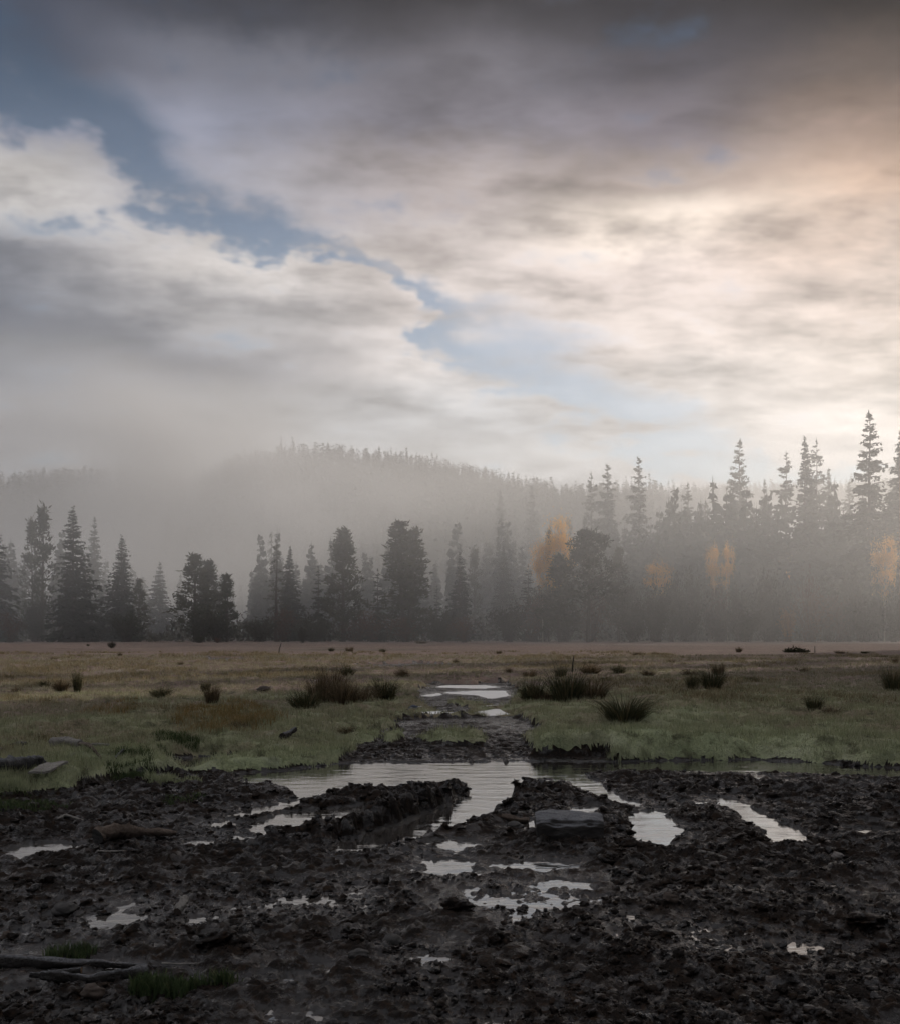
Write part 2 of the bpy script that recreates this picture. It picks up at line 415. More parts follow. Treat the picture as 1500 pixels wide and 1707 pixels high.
def terrain(X, Y):
    """ground height and mud mask"""
    wx = X + 0.10 * fbm(X, Y, 0.7, 3, 101)
    wy = Y + 0.14 * fbm(X, Y, 0.7, 3, 131)
    far = Y > 40
    # --- mud mask
    d = np.full(X.shape, 1e9)
    for p in MUD: d = np.minimum(d, poly_sdf(wx, wy, p))
    d = d + 0.20 * fbm(X, Y, 0.35, 3, 151)
    for p in TURF_ISLANDS:
        t = poly_sdf(wx, wy, p)
        d = np.maximum(d, np.where(t < 1e8, -t - 0.02, -1e9))
    mud = smoothstep(0.06, -0.06, d)
    # --- broad form
    dist_in = smoothstep(12.2, 15.0, Y)
    meadow = 0.085 + 0.03 * dist_in + 0.05 * fbm(X, Y, 5.0, 3, 7) * np.clip(Y / 20, 0.4, 2.0) + 0.085 * fbm(X, Y, 1.1, 3, 19) * (Y < 60) + np.clip((Y - 60) * 0.0008, 0, 0.2)
    tus = lumps(X + 0.1 * fbm(X, Y, 0.4, 2, 3), Y, 0.55, 23) * lumps(X, Y, 1.7, 27, 0.5, 0.9)
    meadow = meadow + 0.11 * tus * (Y < 60) + (0.02 * fbm(X, Y, 0.16, 2, 41) + 0.050 * lumps(X + 0.05 * fbm(X, Y, 0.2, 2, 43), Y, 0.26, 47) * smoothstep(-0.15, 0.2, fbm(X, Y, 1.4, 2, 49))) * (Y < 30)
    fore = smoothstep(6.6, 5.6, Y)
    mudz = 0.034 - 0.014 * fore + 0.030 * fbm(X, Y, 1.6, 3, 53)
    rd = np.zeros(X.shape)
    for r in RIDGES: rd = np.maximum(rd, ridge_field(X + 0.05 * fbm(X, Y, 0.3, 3, 61), Y + 0.07 * fbm(X, Y, 0.3, 3, 67), r))
    rd = rd * 0.74
    rt_ = np.zeros(X.shape)
    for r in TURF_RIDGES: rt_ = np.maximum(rt_, ridge_field(X + 0.12 * fbm(X, Y, 0.5, 3, 62), Y + 0.16 * fbm(X, Y, 0.5, 3, 68), r))
    # --- clods
    near = Y < 16
    x, y = X[near], Y[near]
    qx = x + 0.05 * fbm(x, y, 0.12, 3, 71)
    qy = y + 0.06 * fbm(x, y, 0.12, 3, 73)
    fine_ = smoothstep(7.5, 5.5, y)
    c = 0.036 * lumps(qx, qy, 0.24, 79) * (0.4 + lumps(x, y, 0.9, 83, 0.5, 0.9)) + 0.028 * lumps(qx, qy, 0.11, 89) + 0.026 * lumps(qx, qy, 0.055, 97) \
        + 0.018 * lumps(qx, qy, 0.030, 103) * fine_ + 0.030 * fbm(x, y, 0.09, 3, 107, 0.6) - 0.030
    clod = np.zeros(X.shape); clod[near] = c - (c.mean() if c.size > 1000 else CLOD_MEAN)
    if c.size > 100000: globals()['CLOD_MEAN'] = float(c.mean())
    amp = smoothstep(12.2, 10.6, Y) * 0.5 + 0.5
    amp = amp * (0.75 + 0.40 * smoothstep(5.4, 6.6, Y)) + 0.9 * np.clip(rd / 0.12, 0, 1)
    # rain gullies down the front of the main ridge
    # --- puddles
    pd = np.full(X.shape, 1e9)
    ex, ey = X + 0.06 * fbm(X, Y, 0.2, 4, 161, 0.6), Y + 0.08 * fbm(X, Y, 0.2, 4, 167, 0.6)
    for p in PUDDLES: pd = np.minimum(pd, poly_sdf(ex, ey, p))
    pd = pd - (0.012 + 0.04 * smoothstep(5.7, 6.5, Y)) * (Y < 12.2) + 0.9 * clod * (mud > 0.5)
    pw = smoothstep(0.05, -0.05, pd)
    meadow = meadow * (0.15 + 0.85 * np.where(Y > 14, smoothstep(-0.05, 0.78, pd), smoothstep(-0.04, 0.20, pd + 0.12 * fbm(X, Y, 0.3, 3, 191))))
    mud_z = mud
    meadow = meadow + rt_ * 0.8 * smoothstep(0.02, 0.30, pd)
    mud = np.where(Y < 13.5, np.maximum(mud, smoothstep(0.10, 0.05, pd + 0.14 * fbm(X, Y, 0.25, 3, 193))), mud)
    lowered = smoothstep(-0.02, 0.40, pd) * 0.65 + 0.35
    z = meadow * (1 - mud_z) + ((mudz + clod * amp) * np.maximum(lowered, np.clip(rd / 0.06, 0, 1)) + rd) * mud_z + np.maximum(rd - 0.06, 0) * (1 - mud_z)
    bottom = -0.045 + 0.030 * fbm(X, Y, 0.5, 3, 173) + fore * (0.026 + clod * 0.8 + 0.022 * fbm(X, Y, 0.18, 3, 177))
    z = z * (1 - pw) + bottom * pw
    # keep stray ground just clear of the water table, apart from small wet pits in the near mud
    dry = (pd > 0.05)
    floor_ = np.where(mud > 0.5, 0.000 + 0.024 * (fbm(X, Y, 0.5, 3, 181)) + np.where(Y < 9, -0.002, 0.012), 0.02)
    z = np.where(dry & (z < floor_), floor_ + (z - floor_) * 0.25, z)
    mud = np.where((mud > mud_z) & (z > 0.045), mud_z, mud)
    return z, mud


def ground_z(x, y):
    z, _ = terrain(np.array([float(x)]), np.array([float(y)]))
    return float(z[0])


# ------------------------------------------------------------------ mesh helpers
def mesh_np(name, V, T, attrs=None, smooth=True, mat=None):
    """mesh from numpy vertices (n,3) and faces (m,3) or (m,4)"""
    V = np.asarray(V, np.float32); T = np.asarray(T, np.int32)
    me = bpy.data.meshes.new(name)
    k = T.shape[1]
    me.vertices.add(len(V)); me.vertices.foreach_set('co', V.ravel())
    me.loops.add(T.size); me.loops.foreach_set('vertex_index', T.ravel())
    me.polygons.add(len(T))
    me.polygons.foreach_set('loop_start', np.arange(0, T.size, k, dtype=np.int32))
    me.polygons.foreach_set('loop_total', np.full(len(T), k, np.int32))
    me.polygons.foreach_set('use_smooth', np.full(len(T), smooth, bool))
    for nm, a in (attrs or {}).items():
        at = me.attributes.new(nm, 'FLOAT', 'POINT')
        at.data.foreach_set('value', np.asarray(a, np.float32))
    me.update(calc_edges=True)
    if mat: me.materials.append(mat)
    return me


def obj(name, me, parent=None, loc=None):
    o = bpy.data.objects.new(name, me)
    COL.objects.link(o)
    if parent: o.parent = parent
    if loc is not None: o.location = loc
    return o


def tag(o, label=None, cat=None, group=None, kind=None):
    if label: o['label'] = label
    if cat: o['category'] = cat
    if group: o['group'] = group
    if kind: o['kind'] = kind
    return o


ORD = ['zeroth', 'first', 'second', 'third', 'fourth', 'fifth', 'sixth', 'seventh', 'eighth', 'ninth', 'tenth', 'eleventh', 'twelfth', 'thirteenth', 'fourteenth', 'fifteenth', 'sixteenth', 'seventeenth', 'eighteenth', 'nineteenth', 'twentieth', 'twenty-first', 'twenty-second', 'twenty-third', 'twenty-fourth', 'twenty-fifth', 'twenty-sixth', 'twenty-seventh', 'twenty-eighth', 'twenty-ninth', 'thirtieth']

# ------------------------------------------------------------------ materials
def mat_new(name):
    m = bpy.data.materials.new(name)
    m.use_nodes = True
    N = NT(m.node_tree)
    for nd in list(N.n): N.n.remove(nd)
    out = N.new('ShaderNodeOutputMaterial')
    return m, N, out


def principled(N, out, color, rough=0.8, spec=0.3, normal=None, ior=None):
    b = N.new('ShaderNodeBsdfPrincipled')
    if isinstance(color, tuple) and len(color) == 3: color = (*color, 1)
    N.put(b.inputs['Base Color'], color)
    N.put(b.inputs['Roughness'], rough)
    N.put(b.inputs['Specular IOR Level'], spec)
    if ior: b.inputs['IOR'].default_value = ior
    if normal is not None: N.l.new(normal, b.inputs['Normal'])
    N.l.new(b.outputs[0], out.inputs['Surface'])
    return b


def bump(N, h, strength=0.5, dist=0.02, normal=None):
    nd = N.new('ShaderNodeBump')
    nd.inputs['Strength'].default_value = strength
    nd.inputs['Distance'].default_value = dist
    N.l.new(h, nd.inputs['Height'])
    if normal is not None: N.l.new(normal, nd.inputs['Normal'])
    return nd.outputs[0]


def wpos(N):
    return N.new('ShaderNodeNewGeometry').outputs['Position']


def mat_mud():
    m, N, out = mat_new('wet_mud')
    p = wpos(N)
    a = N.noise(p, 2.2, 5, 0.6)
    b = N.noise(p, 22, 5, 0.65)
    c = N.noise(p, 70, 3, 0.6)
    col = N.ramp(a, [(0.3, (0.0042, 0.0030, 0.0024)), (0.5, (0.0085, 0.0058, 0.0043)), (0.7, (0.017, 0.0112, 0.0078))])
    col = N.mix(N.smooth(b, 0.50, 0.70, 0, 0.8), col, (0.036, 0.022, 0.0135))
    col = N.mix(N.smooth(c, 0.60, 0.74, 0, 0.7), col, (0.048, 0.032, 0.021))
    rough = N.smooth(N.math('ADD', a, N.math('MULTIPLY', b, 0.6)), 0.6, 1.05, 0.28, 0.80)
    zs = N.new('ShaderNodeSeparateXYZ'); N.l.new(p, zs.inputs[0])
    wet = N.smooth(N.math('ADD', zs.outputs[2], N.math('MULTIPLY', N.math('SUBTRACT', b, 0.5), 0.03)), 0.004, 0.030, 1.0, 0.0)
    rough = N.math('MULTIPLY', rough, N.math('SUBTRACT', 1.0, N.math('MULTIPLY', wet, 0.62)))
    h = N.math('ADD', N.math('MULTIPLY', b, 0.6), N.math('MULTIPLY', c, 0.4))
    gl = N.smooth(N.noise(p, 9.0, 4, 0.65), 0.48, 0.60)
    gl = N.math('MAXIMUM', N.math('MULTIPLY', gl, 0.8), wet)
    rough = N.math('MULTIPLY', rough, N.math('SUBTRACT', 1.0, N.math('MULTIPLY', gl, 0.4)))
    principled(N, out, col, rough, N.smooth(gl, 0, 1, 0.07, 0.52), bump(N, h, 1.0, 0.03))
    return m


def meadow_color(N, p):
    sp = N.new('ShaderNodeSeparateXYZ'); N.l.new(p, sp.inputs[0])
    y = sp.outputs[1]
    n1 = N.noise(p, 0.22, 4, 0.6)
    n2 = N.noise(p, 1.3, 4, 0.6)
    n3 = N.noise(p, 9, 4, 0.65)
    # horizontal belts across the far meadow
    st = N.vmath('MULTIPLY', p, (0.03, 0.10, 0.0))
    n4 = N.noise(st, 1.0, 4, 0.6)
    green = N.ramp(n2, [(0.25, (0.190, 0.220, 0.120)), (0.5, (0.320, 0.350, 0.200)), (0.75, (0.43, 0.44, 0.29))])
    straw = N.ramp(n3, [(0.25, (0.120, 0.098, 0.064)), (0.5, (0.22, 0.18, 0.118)), (0.8, (0.32, 0.27, 0.185))])
    heath = N.ramp(n4, [(0.25, (0.125, 0.108, 0.090)), (0.45, (0.180, 0.130, 0.112)), (0.6, (0.205, 0.144, 0.125)), (0.8, (0.215, 0.175, 0.142))])
    streak = N.noise(N.vmath('MULTIPLY', p, (0.12, 0.55, 0.0)), 1.0, 4, 0.65)
    heath = N.mix(N.smooth(streak, 0.48, 0.34, 0.0, 0.6), heath, (0.075, 0.062, 0.048))
    heath = N.mix(N.smooth(streak, 0.56, 0.70, 0.0, 0.5), heath, (0.26, 0.235, 0.19))
    k = N.math('ADD', N.math('MULTIPLY', N.math('LOGARITHM', N.math('MAXIMUM', y, 1.0), 2.718), 1.0), N.math('MULTIPLY', N.math('SUBTRACT', n1, 0.5), 1.8))
    k = N.math('ADD', k, N.smooth(sp.outputs[0], 1.0, -5.0, 0.0, 0.30))
    f1 = N.smooth(k, 2.25, 2.90)
    col = N.mix(N.math('MULTIPLY', f1, N.smooth(n2, 0.38, 0.58, 0.35, 1.0)), green, straw)
    col = N.mix(N.smooth(k, 2.9, 3.55), col, heath)
    n5 = N.noise(p, 3.2, 4, 0.65)
    col = N.mix(N.smooth(n5, 0.49, 0.35, 0.0, 0.75), col, (0.055, 0.052, 0.028))
    col = N.mix(N.smooth(n5, 0.56, 0.72, 0.0, 0.5), col, (0.27, 0.28, 0.21))
    col = N.mix(N.smooth(n3, 0.56, 0.74, 0, 0.45), col, (0.035, 0.026, 0.018))
    return col, n3


def mat_meadow():
    m, N, out = mat_new('grazed_turf')
    p = wpos(N)
    col, n3 = meadow_color(N, p)
    fine = N.noise(p, 40, 4, 0.7)
    col = N.mix(N.smooth(fine, 0.35, 0.6, 0.30, 0.0), col, (0.03, 0.03, 0.018))
    principled(N, out, col, 0.95, 0.1, bump(N, N.math('ADD', fine, n3), 0.8, 0.05))
    return m


def mat_blades(name, c0, c1, c2, trans=0.25, meadow=False):
    """grass: per blade shade from the attribute 'shade'"""
    m, N, out = mat_new(name)
    at = N.new('ShaderNodeAttribute', attribute_name='shade').outputs['Fac']
    col = N.ramp(at, [(0.0, c0), (0.5, c1), (1.0, c2)])
    if meadow:
        base, _ = meadow_color(N, wpos(N))
        col = N.mix(0.6, col, base)
    d = N.new('ShaderNodeBsdfPrincipled')
    N.l.new(col, d.inputs['Base Color'])
    d.inputs['Roughness'].default_value = 0.75
    d.inputs['Specular IOR Level'].default_value = 0.15
    t = N.new('ShaderNodeBsdfTranslucent')
    N.l.new(col, t.inputs['Color'])
    mx = N.new('ShaderNodeMixShader'); mx.inputs[0].default_value = trans
    N.l.new(d.outputs[0], mx.inputs[1]); N.l.new(t.outputs[0], mx.inputs[2])
    N.l.new(mx.outputs[0], out.inputs['Surface'])
    return m


def mat_leaf(name, c0, c1, trans=0.2, vary=0.3):
    m, N, out = mat_new(name)
    at = N.new('ShaderNodeAttribute', attribute_name='shade').outputs['Fac']
    rnd = N.new('ShaderNodeObjectInfo').outputs['Random']
    f = N.math('ADD', N.math('MULTIPLY', at, 1 - vary), N.math('MULTIPLY', rnd, vary))
    col = N.ramp(f, [(0.0, c0), (1.0, c1)])
    d = N.new('ShaderNodeBsdfDiffuse'); N.l.new(col, d.inputs['Color'])
    t = N.new('ShaderNodeBsdfTranslucent'); N.l.new(col, t.inputs['Color'])
    mx = N.new('ShaderNodeMixShader'); mx.inputs[0].default_value = trans
    N.l.new(d.outputs[0], mx.inputs[1]); N.l.new(t.outputs[0], mx.inputs[2])
    N.l.new(mx.outputs[0], out.inputs['Surface'])
    return m


def mat_bark(name, c0, c1, rough=0.85, scale=14, spec=0.2, frost_rim=0.0):
    m, N, out = mat_new(name)
    p = N.new('ShaderNodeTexCoord').outputs['Object']
    n = N.noise(N.vmath('MULTIPLY', p, (0.35, 1, 1)), scale, 5, 0.65, 0.3)
    n2 = N.noise(p, scale * 5, 3, 0.6)
    col = N.ramp(N.math('ADD', N.math('MULTIPLY', n, 0.7), N.math('MULTIPLY', n2, 0.3)), [(0.3, c0), (0.68, c1)])
    if frost_rim:
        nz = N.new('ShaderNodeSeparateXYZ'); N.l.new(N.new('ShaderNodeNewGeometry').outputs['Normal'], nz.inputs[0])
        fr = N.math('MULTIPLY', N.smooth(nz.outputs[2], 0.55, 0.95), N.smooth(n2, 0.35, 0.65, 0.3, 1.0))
        col = N.mix(N.math('MULTIPLY', fr, frost_rim), col, (0.34, 0.35, 0.37))  # paler tops: frost on the block, rim light painted onto the dark logs
    principled(N, out, col, rough, spec, bump(N, N.math('ADD', n, N.math('MULTIPLY', n2, 0.4)), 1.0, 0.035))
    return m


def mat_plain(name, color, rough=0.7, spec=0.3, scale=30, amt=0.25):
    m, N, out = mat_new(name)
    p = N.new('ShaderNodeTexCoord').outputs['Object']
    n = N.noise(p, scale, 4, 0.6)
    dark = tuple(c * (1 - amt * 1.6) for c in color)
    lite = tuple(min(1, c * (1 + amt)) for c in color)
    principled(N, out, N.ramp(n, [(0.3, dark), (0.7, lite)]), rough, spec, bump(N, n, 0.4, 0.01))
    return m


def mat_water(name, r0, r1, bmp, ior=1.42):
    m, N, out = mat_new(name)
    p = wpos(N)
    s = N.vmath('MULTIPLY', p, (1.0, 2.2, 1.0))
    n = N.noise(s, 3.0, 3, 0.5, 0.4)
    n2 = N.noise(s, 16.0, 3, 0.5)
    film = N.smooth(N.noise(p, 1.7, 4, 0.6, 0.6), 0.45, 0.7)
    h = N.math('ADD', n, N.math('MULTIPLY', n2, 0.10))
    col = N.mix(film, (0.050, 0.044, 0.038), (0.085, 0.075, 0.066))
    rough = N.smooth(film, 0, 1, r0, r1)
    nrm = bump(N, h, bmp, 0.02)
    fr = N.new('ShaderNodeFresnel'); fr.inputs['IOR'].default_value = ior; N.l.new(nrm, fr.inputs['Normal'])
    gl = N.new('ShaderNodeBsdfGlossy'); N.put(gl.inputs['Roughness'], rough); N.l.new(nrm, gl.inputs['Normal'])
    df = N.new('ShaderNodeBsdfDiffuse'); N.l.new(col, df.inputs['Color'])
    mx = N.new('ShaderNodeMixShader')
    N.l.new(N.math('MULTIPLY', fr.outputs[0], 1.7, clamp=True), mx.inputs[0])
    N.l.new(df.outputs[0], mx.inputs[1]); N.l.new(gl.outputs[0], mx.inputs[2])
    N.l.new(mx.outputs[0], out.inputs['Surface'])
    return m


M = {}
M['mud'] = mat_mud()
M['meadow'] = mat_meadow()
M['water'] = mat_water('puddle_water', 0.03, 0.16, 0.30)
M['skim_ice'] = mat_water('skim_ice', 0.30, 0.45, 0.5, 1.7)
M['turf_blades'] = mat_blades('turf_blades', (0.12, 0.14, 0.07), (0.31, 0.33, 0.19), (0.50, 0.48, 0.34), 0.4, True)
M['rush'] = mat_blades('rush_blades', (0.026, 0.032, 0.014), (0.062, 0.060, 0.030), (0.20, 0.14, 0.075), 0.25)
M['rush_dry'] = mat_blades('dry_rush_blades', (0.055, 0.042, 0.022), (0.115, 0.085, 0.050), (0.26, 0.185, 0.115), 0.3)
M['orange_grass'] = mat_blades('orange_grass_blades', (0.085, 0.085, 0.034), (0.19, 0.135, 0.055), (0.34, 0.215, 0.10), 0.35)
M['green_grass'] = mat_blades('green_grass_blades', (0.022, 0.034, 0.014), (0.050, 0.075, 0.030), (0.12, 0.13, 0.06), 0.3)
M['fir'] = mat_leaf('fir_needles', (0.016, 0.022, 0.014), (0.042, 0.050, 0.030), 0.12)
M['pine'] = mat_leaf('pine_needles', (0.024, 0.030, 0.016), (0.085, 0.082, 0.042), 0.15)
M['far_fir'] = mat_leaf('far_conifers', (0.018, 0.024, 0.017), (0.045, 0.052, 0.034), 0.1)
M['gold'] = mat_leaf('golden_leaves', (0.58, 0.28, 0.04), (0.92, 0.56, 0.10), 0.55)
M['rust'] = mat_leaf('rust_leaves', (0.16, 0.075, 0.03), (0.34, 0.17, 0.06), 0.4)
M['russet'] = mat_leaf('russet_leaves', (0.055, 0.028, 0.018), (0.16, 0.075, 0.04), 0.3)
M['alder'] = mat_leaf('shrub_leaves', (0.020, 0.022, 0.013), (0.055, 0.050, 0.028), 0.2)
M['trunk'] = mat_bark('tree_bark', (0.030, 0.022, 0.017), (0.085, 0.064, 0.050), scale=6)
M['white_trunk'] = mat_bark('pale_bark', (0.16, 0.14, 0.12), (0.42, 0.39, 0.35), scale=6)

# ------------------------------------------------------------------ ground sheets
def build_ground():
    f = lambda y: 1427.0 / y
    near = np.concatenate([1427.0 / np.linspace(f(3.0), f(6.0), 230)[:-1], 1427.0 / np.linspace(f(6.0), f(14.0), 500)])
    mid = 1427.0 / np.linspace(f(14.0), f(175.0), 150)[1:]
    far = np.geomspace(175.0, 1500.0, 24)[1:]
    rows = np.concatenate([np.linspace(-2.6, 3.0, 26)[:-1], near, mid, far])
    inner = np.linspace(-0.56, 0.56, 700)
    outer = np.geomspace(0.56, 2.4, 26)[1:]
    s = np.concatenate([-outer[::-1], inner, outer])
    Yg = np.repeat(rows[:, None], len(s), 1)
    Xg = s[None, :] * (Yg + 3.0)
    # jitter the columns a little so that the grid does not show
    X, Y = Xg.ravel(), Yg.ravel()
    z, mud = terrain(X, Y)
    z = z * np.where(Y > 200, 0.3, 1.0)
    V = np.stack([X, Y, z], 1)
    nr, nc = Yg.shape
    i = np.arange(nr - 1)[:, None] * nc + np.arange(nc - 1)[None, :]
    Q = np.stack([i, i + 1, i + nc + 1, i + nc], -1).reshape(-1, 4)
    isaw = mud[Q].mean(1) > 0.5
    for name, sel, mt in (('mud_ground', isaw, 'mud'), ('meadow_ground', ~isaw, 'meadow')):
        q = Q[sel]
        used, inv = np.unique(q, return_inverse=True)
        me = mesh_np(name, V[used], inv.reshape(-1, 4), mat=M[mt])
        tag(obj(name, me), kind='structure')
    return X, Y, z, mud


build_ground()

# water table showing in every hollow
for nm, y0_, y1_ in (('puddle_water', 3.0, 15.0), ('puddle_ice', 15.0, 64.0)):
    wv = [(-14, y0_, 0), (14, y0_, 0), (14 + y1_ * 0.2, y1_, 0), (-14 - y1_ * 0.2, y1_, 0)]
    tag(obj(nm, mesh_np(nm, wv, [(0, 1, 2, 3)], mat=M['water' if nm == 'puddle_water' else 'skim_ice'])), kind='structure')

# ------------------------------------------------------------------ hills
HILL_X = [-900, -520, -380, -300, -217, -169, -100, -48, 5, 53, 95, 170, 238, 400, 560, 700, 850, 1100, 1500]
HILL_H = [20, 40, 70, 100, 122, 146, 150, 146, 138, 127, 116, 117, 119, 118, 124, 132, 136, 130, 120]


def hill_h(x, y):
    x, y = np.asarray(x, float), np.asarray(y, float)
    h = np.interp(x, HILL_X, HILL_H)
    yr = 900 - 0.62 * np.clip(x - 420, 0, 700)
    up = smoothstep(yr - 430, yr, y)
    dn = 1 - 0.55 * smoothstep(yr + 40, yr + 520, y)
    return h * np.where(y < yr, up, dn) + 9 * fbm(x, y, 120, 3, 211) * np.clip(up, 0, 1) - 0.5


def grid_mesh(name, x0, x1, nx, y0, y1, ny, fn, mat):
    xs_, ys_ = np.linspace(x0, x1, nx), np.linspace(y0, y1, ny)
    X, Y = np.meshgrid(xs_, ys_)
    Z = fn(X.ravel(), Y.ravel())
    i = np.arange(ny - 1)[:, None] * nx + np.arange(nx - 1)[None, :]
    Q = np.stack([i, i + 1, i + nx + 1, i + nx], -1).reshape(-1, 4)
    return mesh_np(name, np.stack([X.ravel(), Y.ravel(), Z], 1), Q, mat=mat)


def far_hill_h(x, y):
    x, y = np.asarray(x, float), np.asarray(y, float)
    h = np.interp(x, [-1320, -790, -545, -420, -356, -285, -220, -105, 50], [132, 132, 144, 164, 167, 158, 132, 80, 20])
    return h * smoothstep(780, 1100, y) * (1 - 0.4 * smoothstep(1110, 1320, y)) + 8 * fbm(x, y, 160, 3, 311) - 1.0


M['hillside'] = mat_plain('hillside', (0.040, 0.042, 0.028), 0.95, 0.05, 0.05, 0.3)
tag(obj('hill', grid_mesh('hill', -900, 1500, 160, 120, 1420, 90, lambda x, y: hill_h(x, y), M['hillside'])), kind='structure')
tag(obj('far_hill', grid_mesh('far_hill', -1320, 80, 90, 760, 1330, 44, far_hill_h, M['hillside'])), kind='structure')


# ------------------------------------------------------------------ trees
class Foliage:
    """kite-shaped sprays gathered as numpy arrays"""
    def __init__(self, seed):
        self.r = np.random.default_rng(seed)
        self.V, self.S = [], []

    def kites(self, base, d, length, width, shade, up=None, mid=0.45):
        n = len(base)
        d = d / np.linalg.norm(d, axis=1, keepdims=True)
        if up is None:
            up = self.r.normal(size=(n, 3))
        side = np.cross(d, up)
        side /= np.linalg.norm(side, axis=1, keepdims=True) + 1e-9
        L, Wd = np.broadcast_to(length, n)[:, None], np.broadcast_to(width, n)[:, None]
        m = base + d * L * mid
        q = np.stack([base, m + side * Wd * 0.5, base + d * L, m - side * Wd * 0.5], 1)
        self.V.append(q.reshape(-1, 3))
        self.S.append(np.repeat(np.broadcast_to(shade, n), 4))

    def mesh(self, name, mat):
        V = np.concatenate(self.V); S = np.concatenate(self.S)
        return mesh_np(name, V, np.arange(len(V)).reshape(-1, 4), {'shade': S}, smooth=False, mat=mat)


def tube(pts, radii, sides=7, wob=0.0, rng=None, cap=True):
    """vertices and quads of a tapering limb"""
    P = np.array(pts, float)
    V, Q = [], []
    up = np.array([0.13, 0.21, 0.97])
    for k in range(len(P)):
        t = P[min(k + 1, len(P) - 1)] - P[max(k - 1, 0)]
        t /= np.linalg.norm(t) + 1e-9
        ref = up if abs(t @ up) < 0.9 else np.array([1.0, 0.1, 0.0])
        a = np.cross(t, ref); a /= np.linalg.norm(a)
        b = np.cross(t, a)
        for j in range(sides):
            th = 2 * math.pi * j / sides
            r = radii[k] * (1 + (wob * (rng.random() - 0.5) if rng is not None else 0))
            V.append(P[k] + (a * math.cos(th) + b * math.sin(th)) * r)
    for k in range(len(P) - 1):
        for j in range(sides):
            Q.append((k * sides + j, k * sides + (j + 1) % sides, (k + 1) * sides + (j + 1) % sides, (k + 1) * sides + j))
    return V, Q


def tubes_mesh(name, parts, mat, smooth=True):
    V, Q = [], []
    for v, q in parts:
        o = len(V); V += list(v); Q += [tuple(i + o for i in f) for f in q]
    return mesh_np(name, np.array(V), np.array(Q), smooth=smooth, mat=mat)


def fir_meshes(seed, whorls=44, per=6, bare=0.05, power=0.85, gap=0.0, droop=0.35, ragged=0.25, mat='fir'):
    """unit tree: height 1, crown radius 1 (scaled when placed)"""
    f = Foliage(seed); r = f.r
    Hh, R = 30.0, 4.6
    parts = [tube([(0.05 * r.normal(), 0.05 * r.normal(), t * Hh) for t in np.linspace(0, 0.985, 9)], [0.42 * (1 - t) + 0.02 for t in np.linspace(0, 0.985, 9)], 7)]
    for k in range(whorls):
        t = min(0.985, bare + (0.99 - bare) * (k + r.random() * 1.2) / whorls)
        z = t * Hh
        prof = R * ((1 - t) / (1 - bare)) ** power * (0.82 + 0.3 * r.random())
        for j in range(per):
            if r.random() < gap: continue
            a = 2 * math.pi * (j + r.random() * 0.8) / per + k * 1.1
            L = prof * (1 - ragged + 2 * ragged * r.random()) * (1 + 0.22 * math.sin(a + seed * 1.7 + 5 * t)) + 0.12
            sl = 0.35 * t - droop * (1 - t) + 0.12 * r.normal()
            bd = np.array([math.cos(a), math.sin(a), sl]); bd /= np.linalg.norm(bd)
            o = np.array([0, 0, z + 0.35 * r.normal()])
            ns = 5
            u = np.linspace(0.16, 0.86, ns) + 0.04 * r.normal(size=ns)
            base = o + bd * (u[:, None] * L)
            base[:, 2] -= 0.10 * L * u * u
            sd = np.array([-math.sin(a), math.cos(a), 0])
            sh = np.clip(r.random() * 0.7 + 0.3 * r.random(ns), 0, 1)
            for sgn in (-1, 1):
                d = bd * 0.75 + sd * sgn * (0.75 + 0.3 * r.random()) + np.stack([0.15 * r.normal(size=ns), 0.15 * r.normal(size=ns), -0.18 + 0.2 * r.normal(size=ns)], 1)
                f.kites(base, d, 0.42 * L * (1.15 - u * 0.75) + 0.16, 0.20 * L * (1.1 - 0.6 * u) + 0.10, sh, up=np.array([[0, 0, 1.0]]) + 0.5 * r.normal(size=(ns, 3)))
            f.kites(o[None] + bd * L * 0.62 - np.array([[0, 0, 0.04 * L]]), bd[None], 0.46 * L, 0.22 * L + 0.1, sh[:1], up=np.array([[0, 0, 1.0]]))
            # hanging sprays that give the tiers their thickness
            f.kites(base[::2], np.array([[0, 0, -1.0]]) + bd * 0.6 + 0.3 * r.normal(size=(len(base[::2]), 3)), 0.24 * L + 0.1, 0.16 * L + 0.07, sh[::2])
            if gap > 0.2:
                parts.append(tube([o, o + bd * L * 0.9], [0.06, 0.02], 3))
    f.kites(np.array([[0, 0, Hh * 0.955]]), np.array([[0.02, 0, 1.0]]), Hh * 0.05, 0.3, np.array([0.5]))
    cm, tm = f.mesh('crown', M[mat]), tubes_mesh('trunk', parts, M['trunk'])
    return [(cm, 'crown'), (tm, 'trunk')], Hh, R


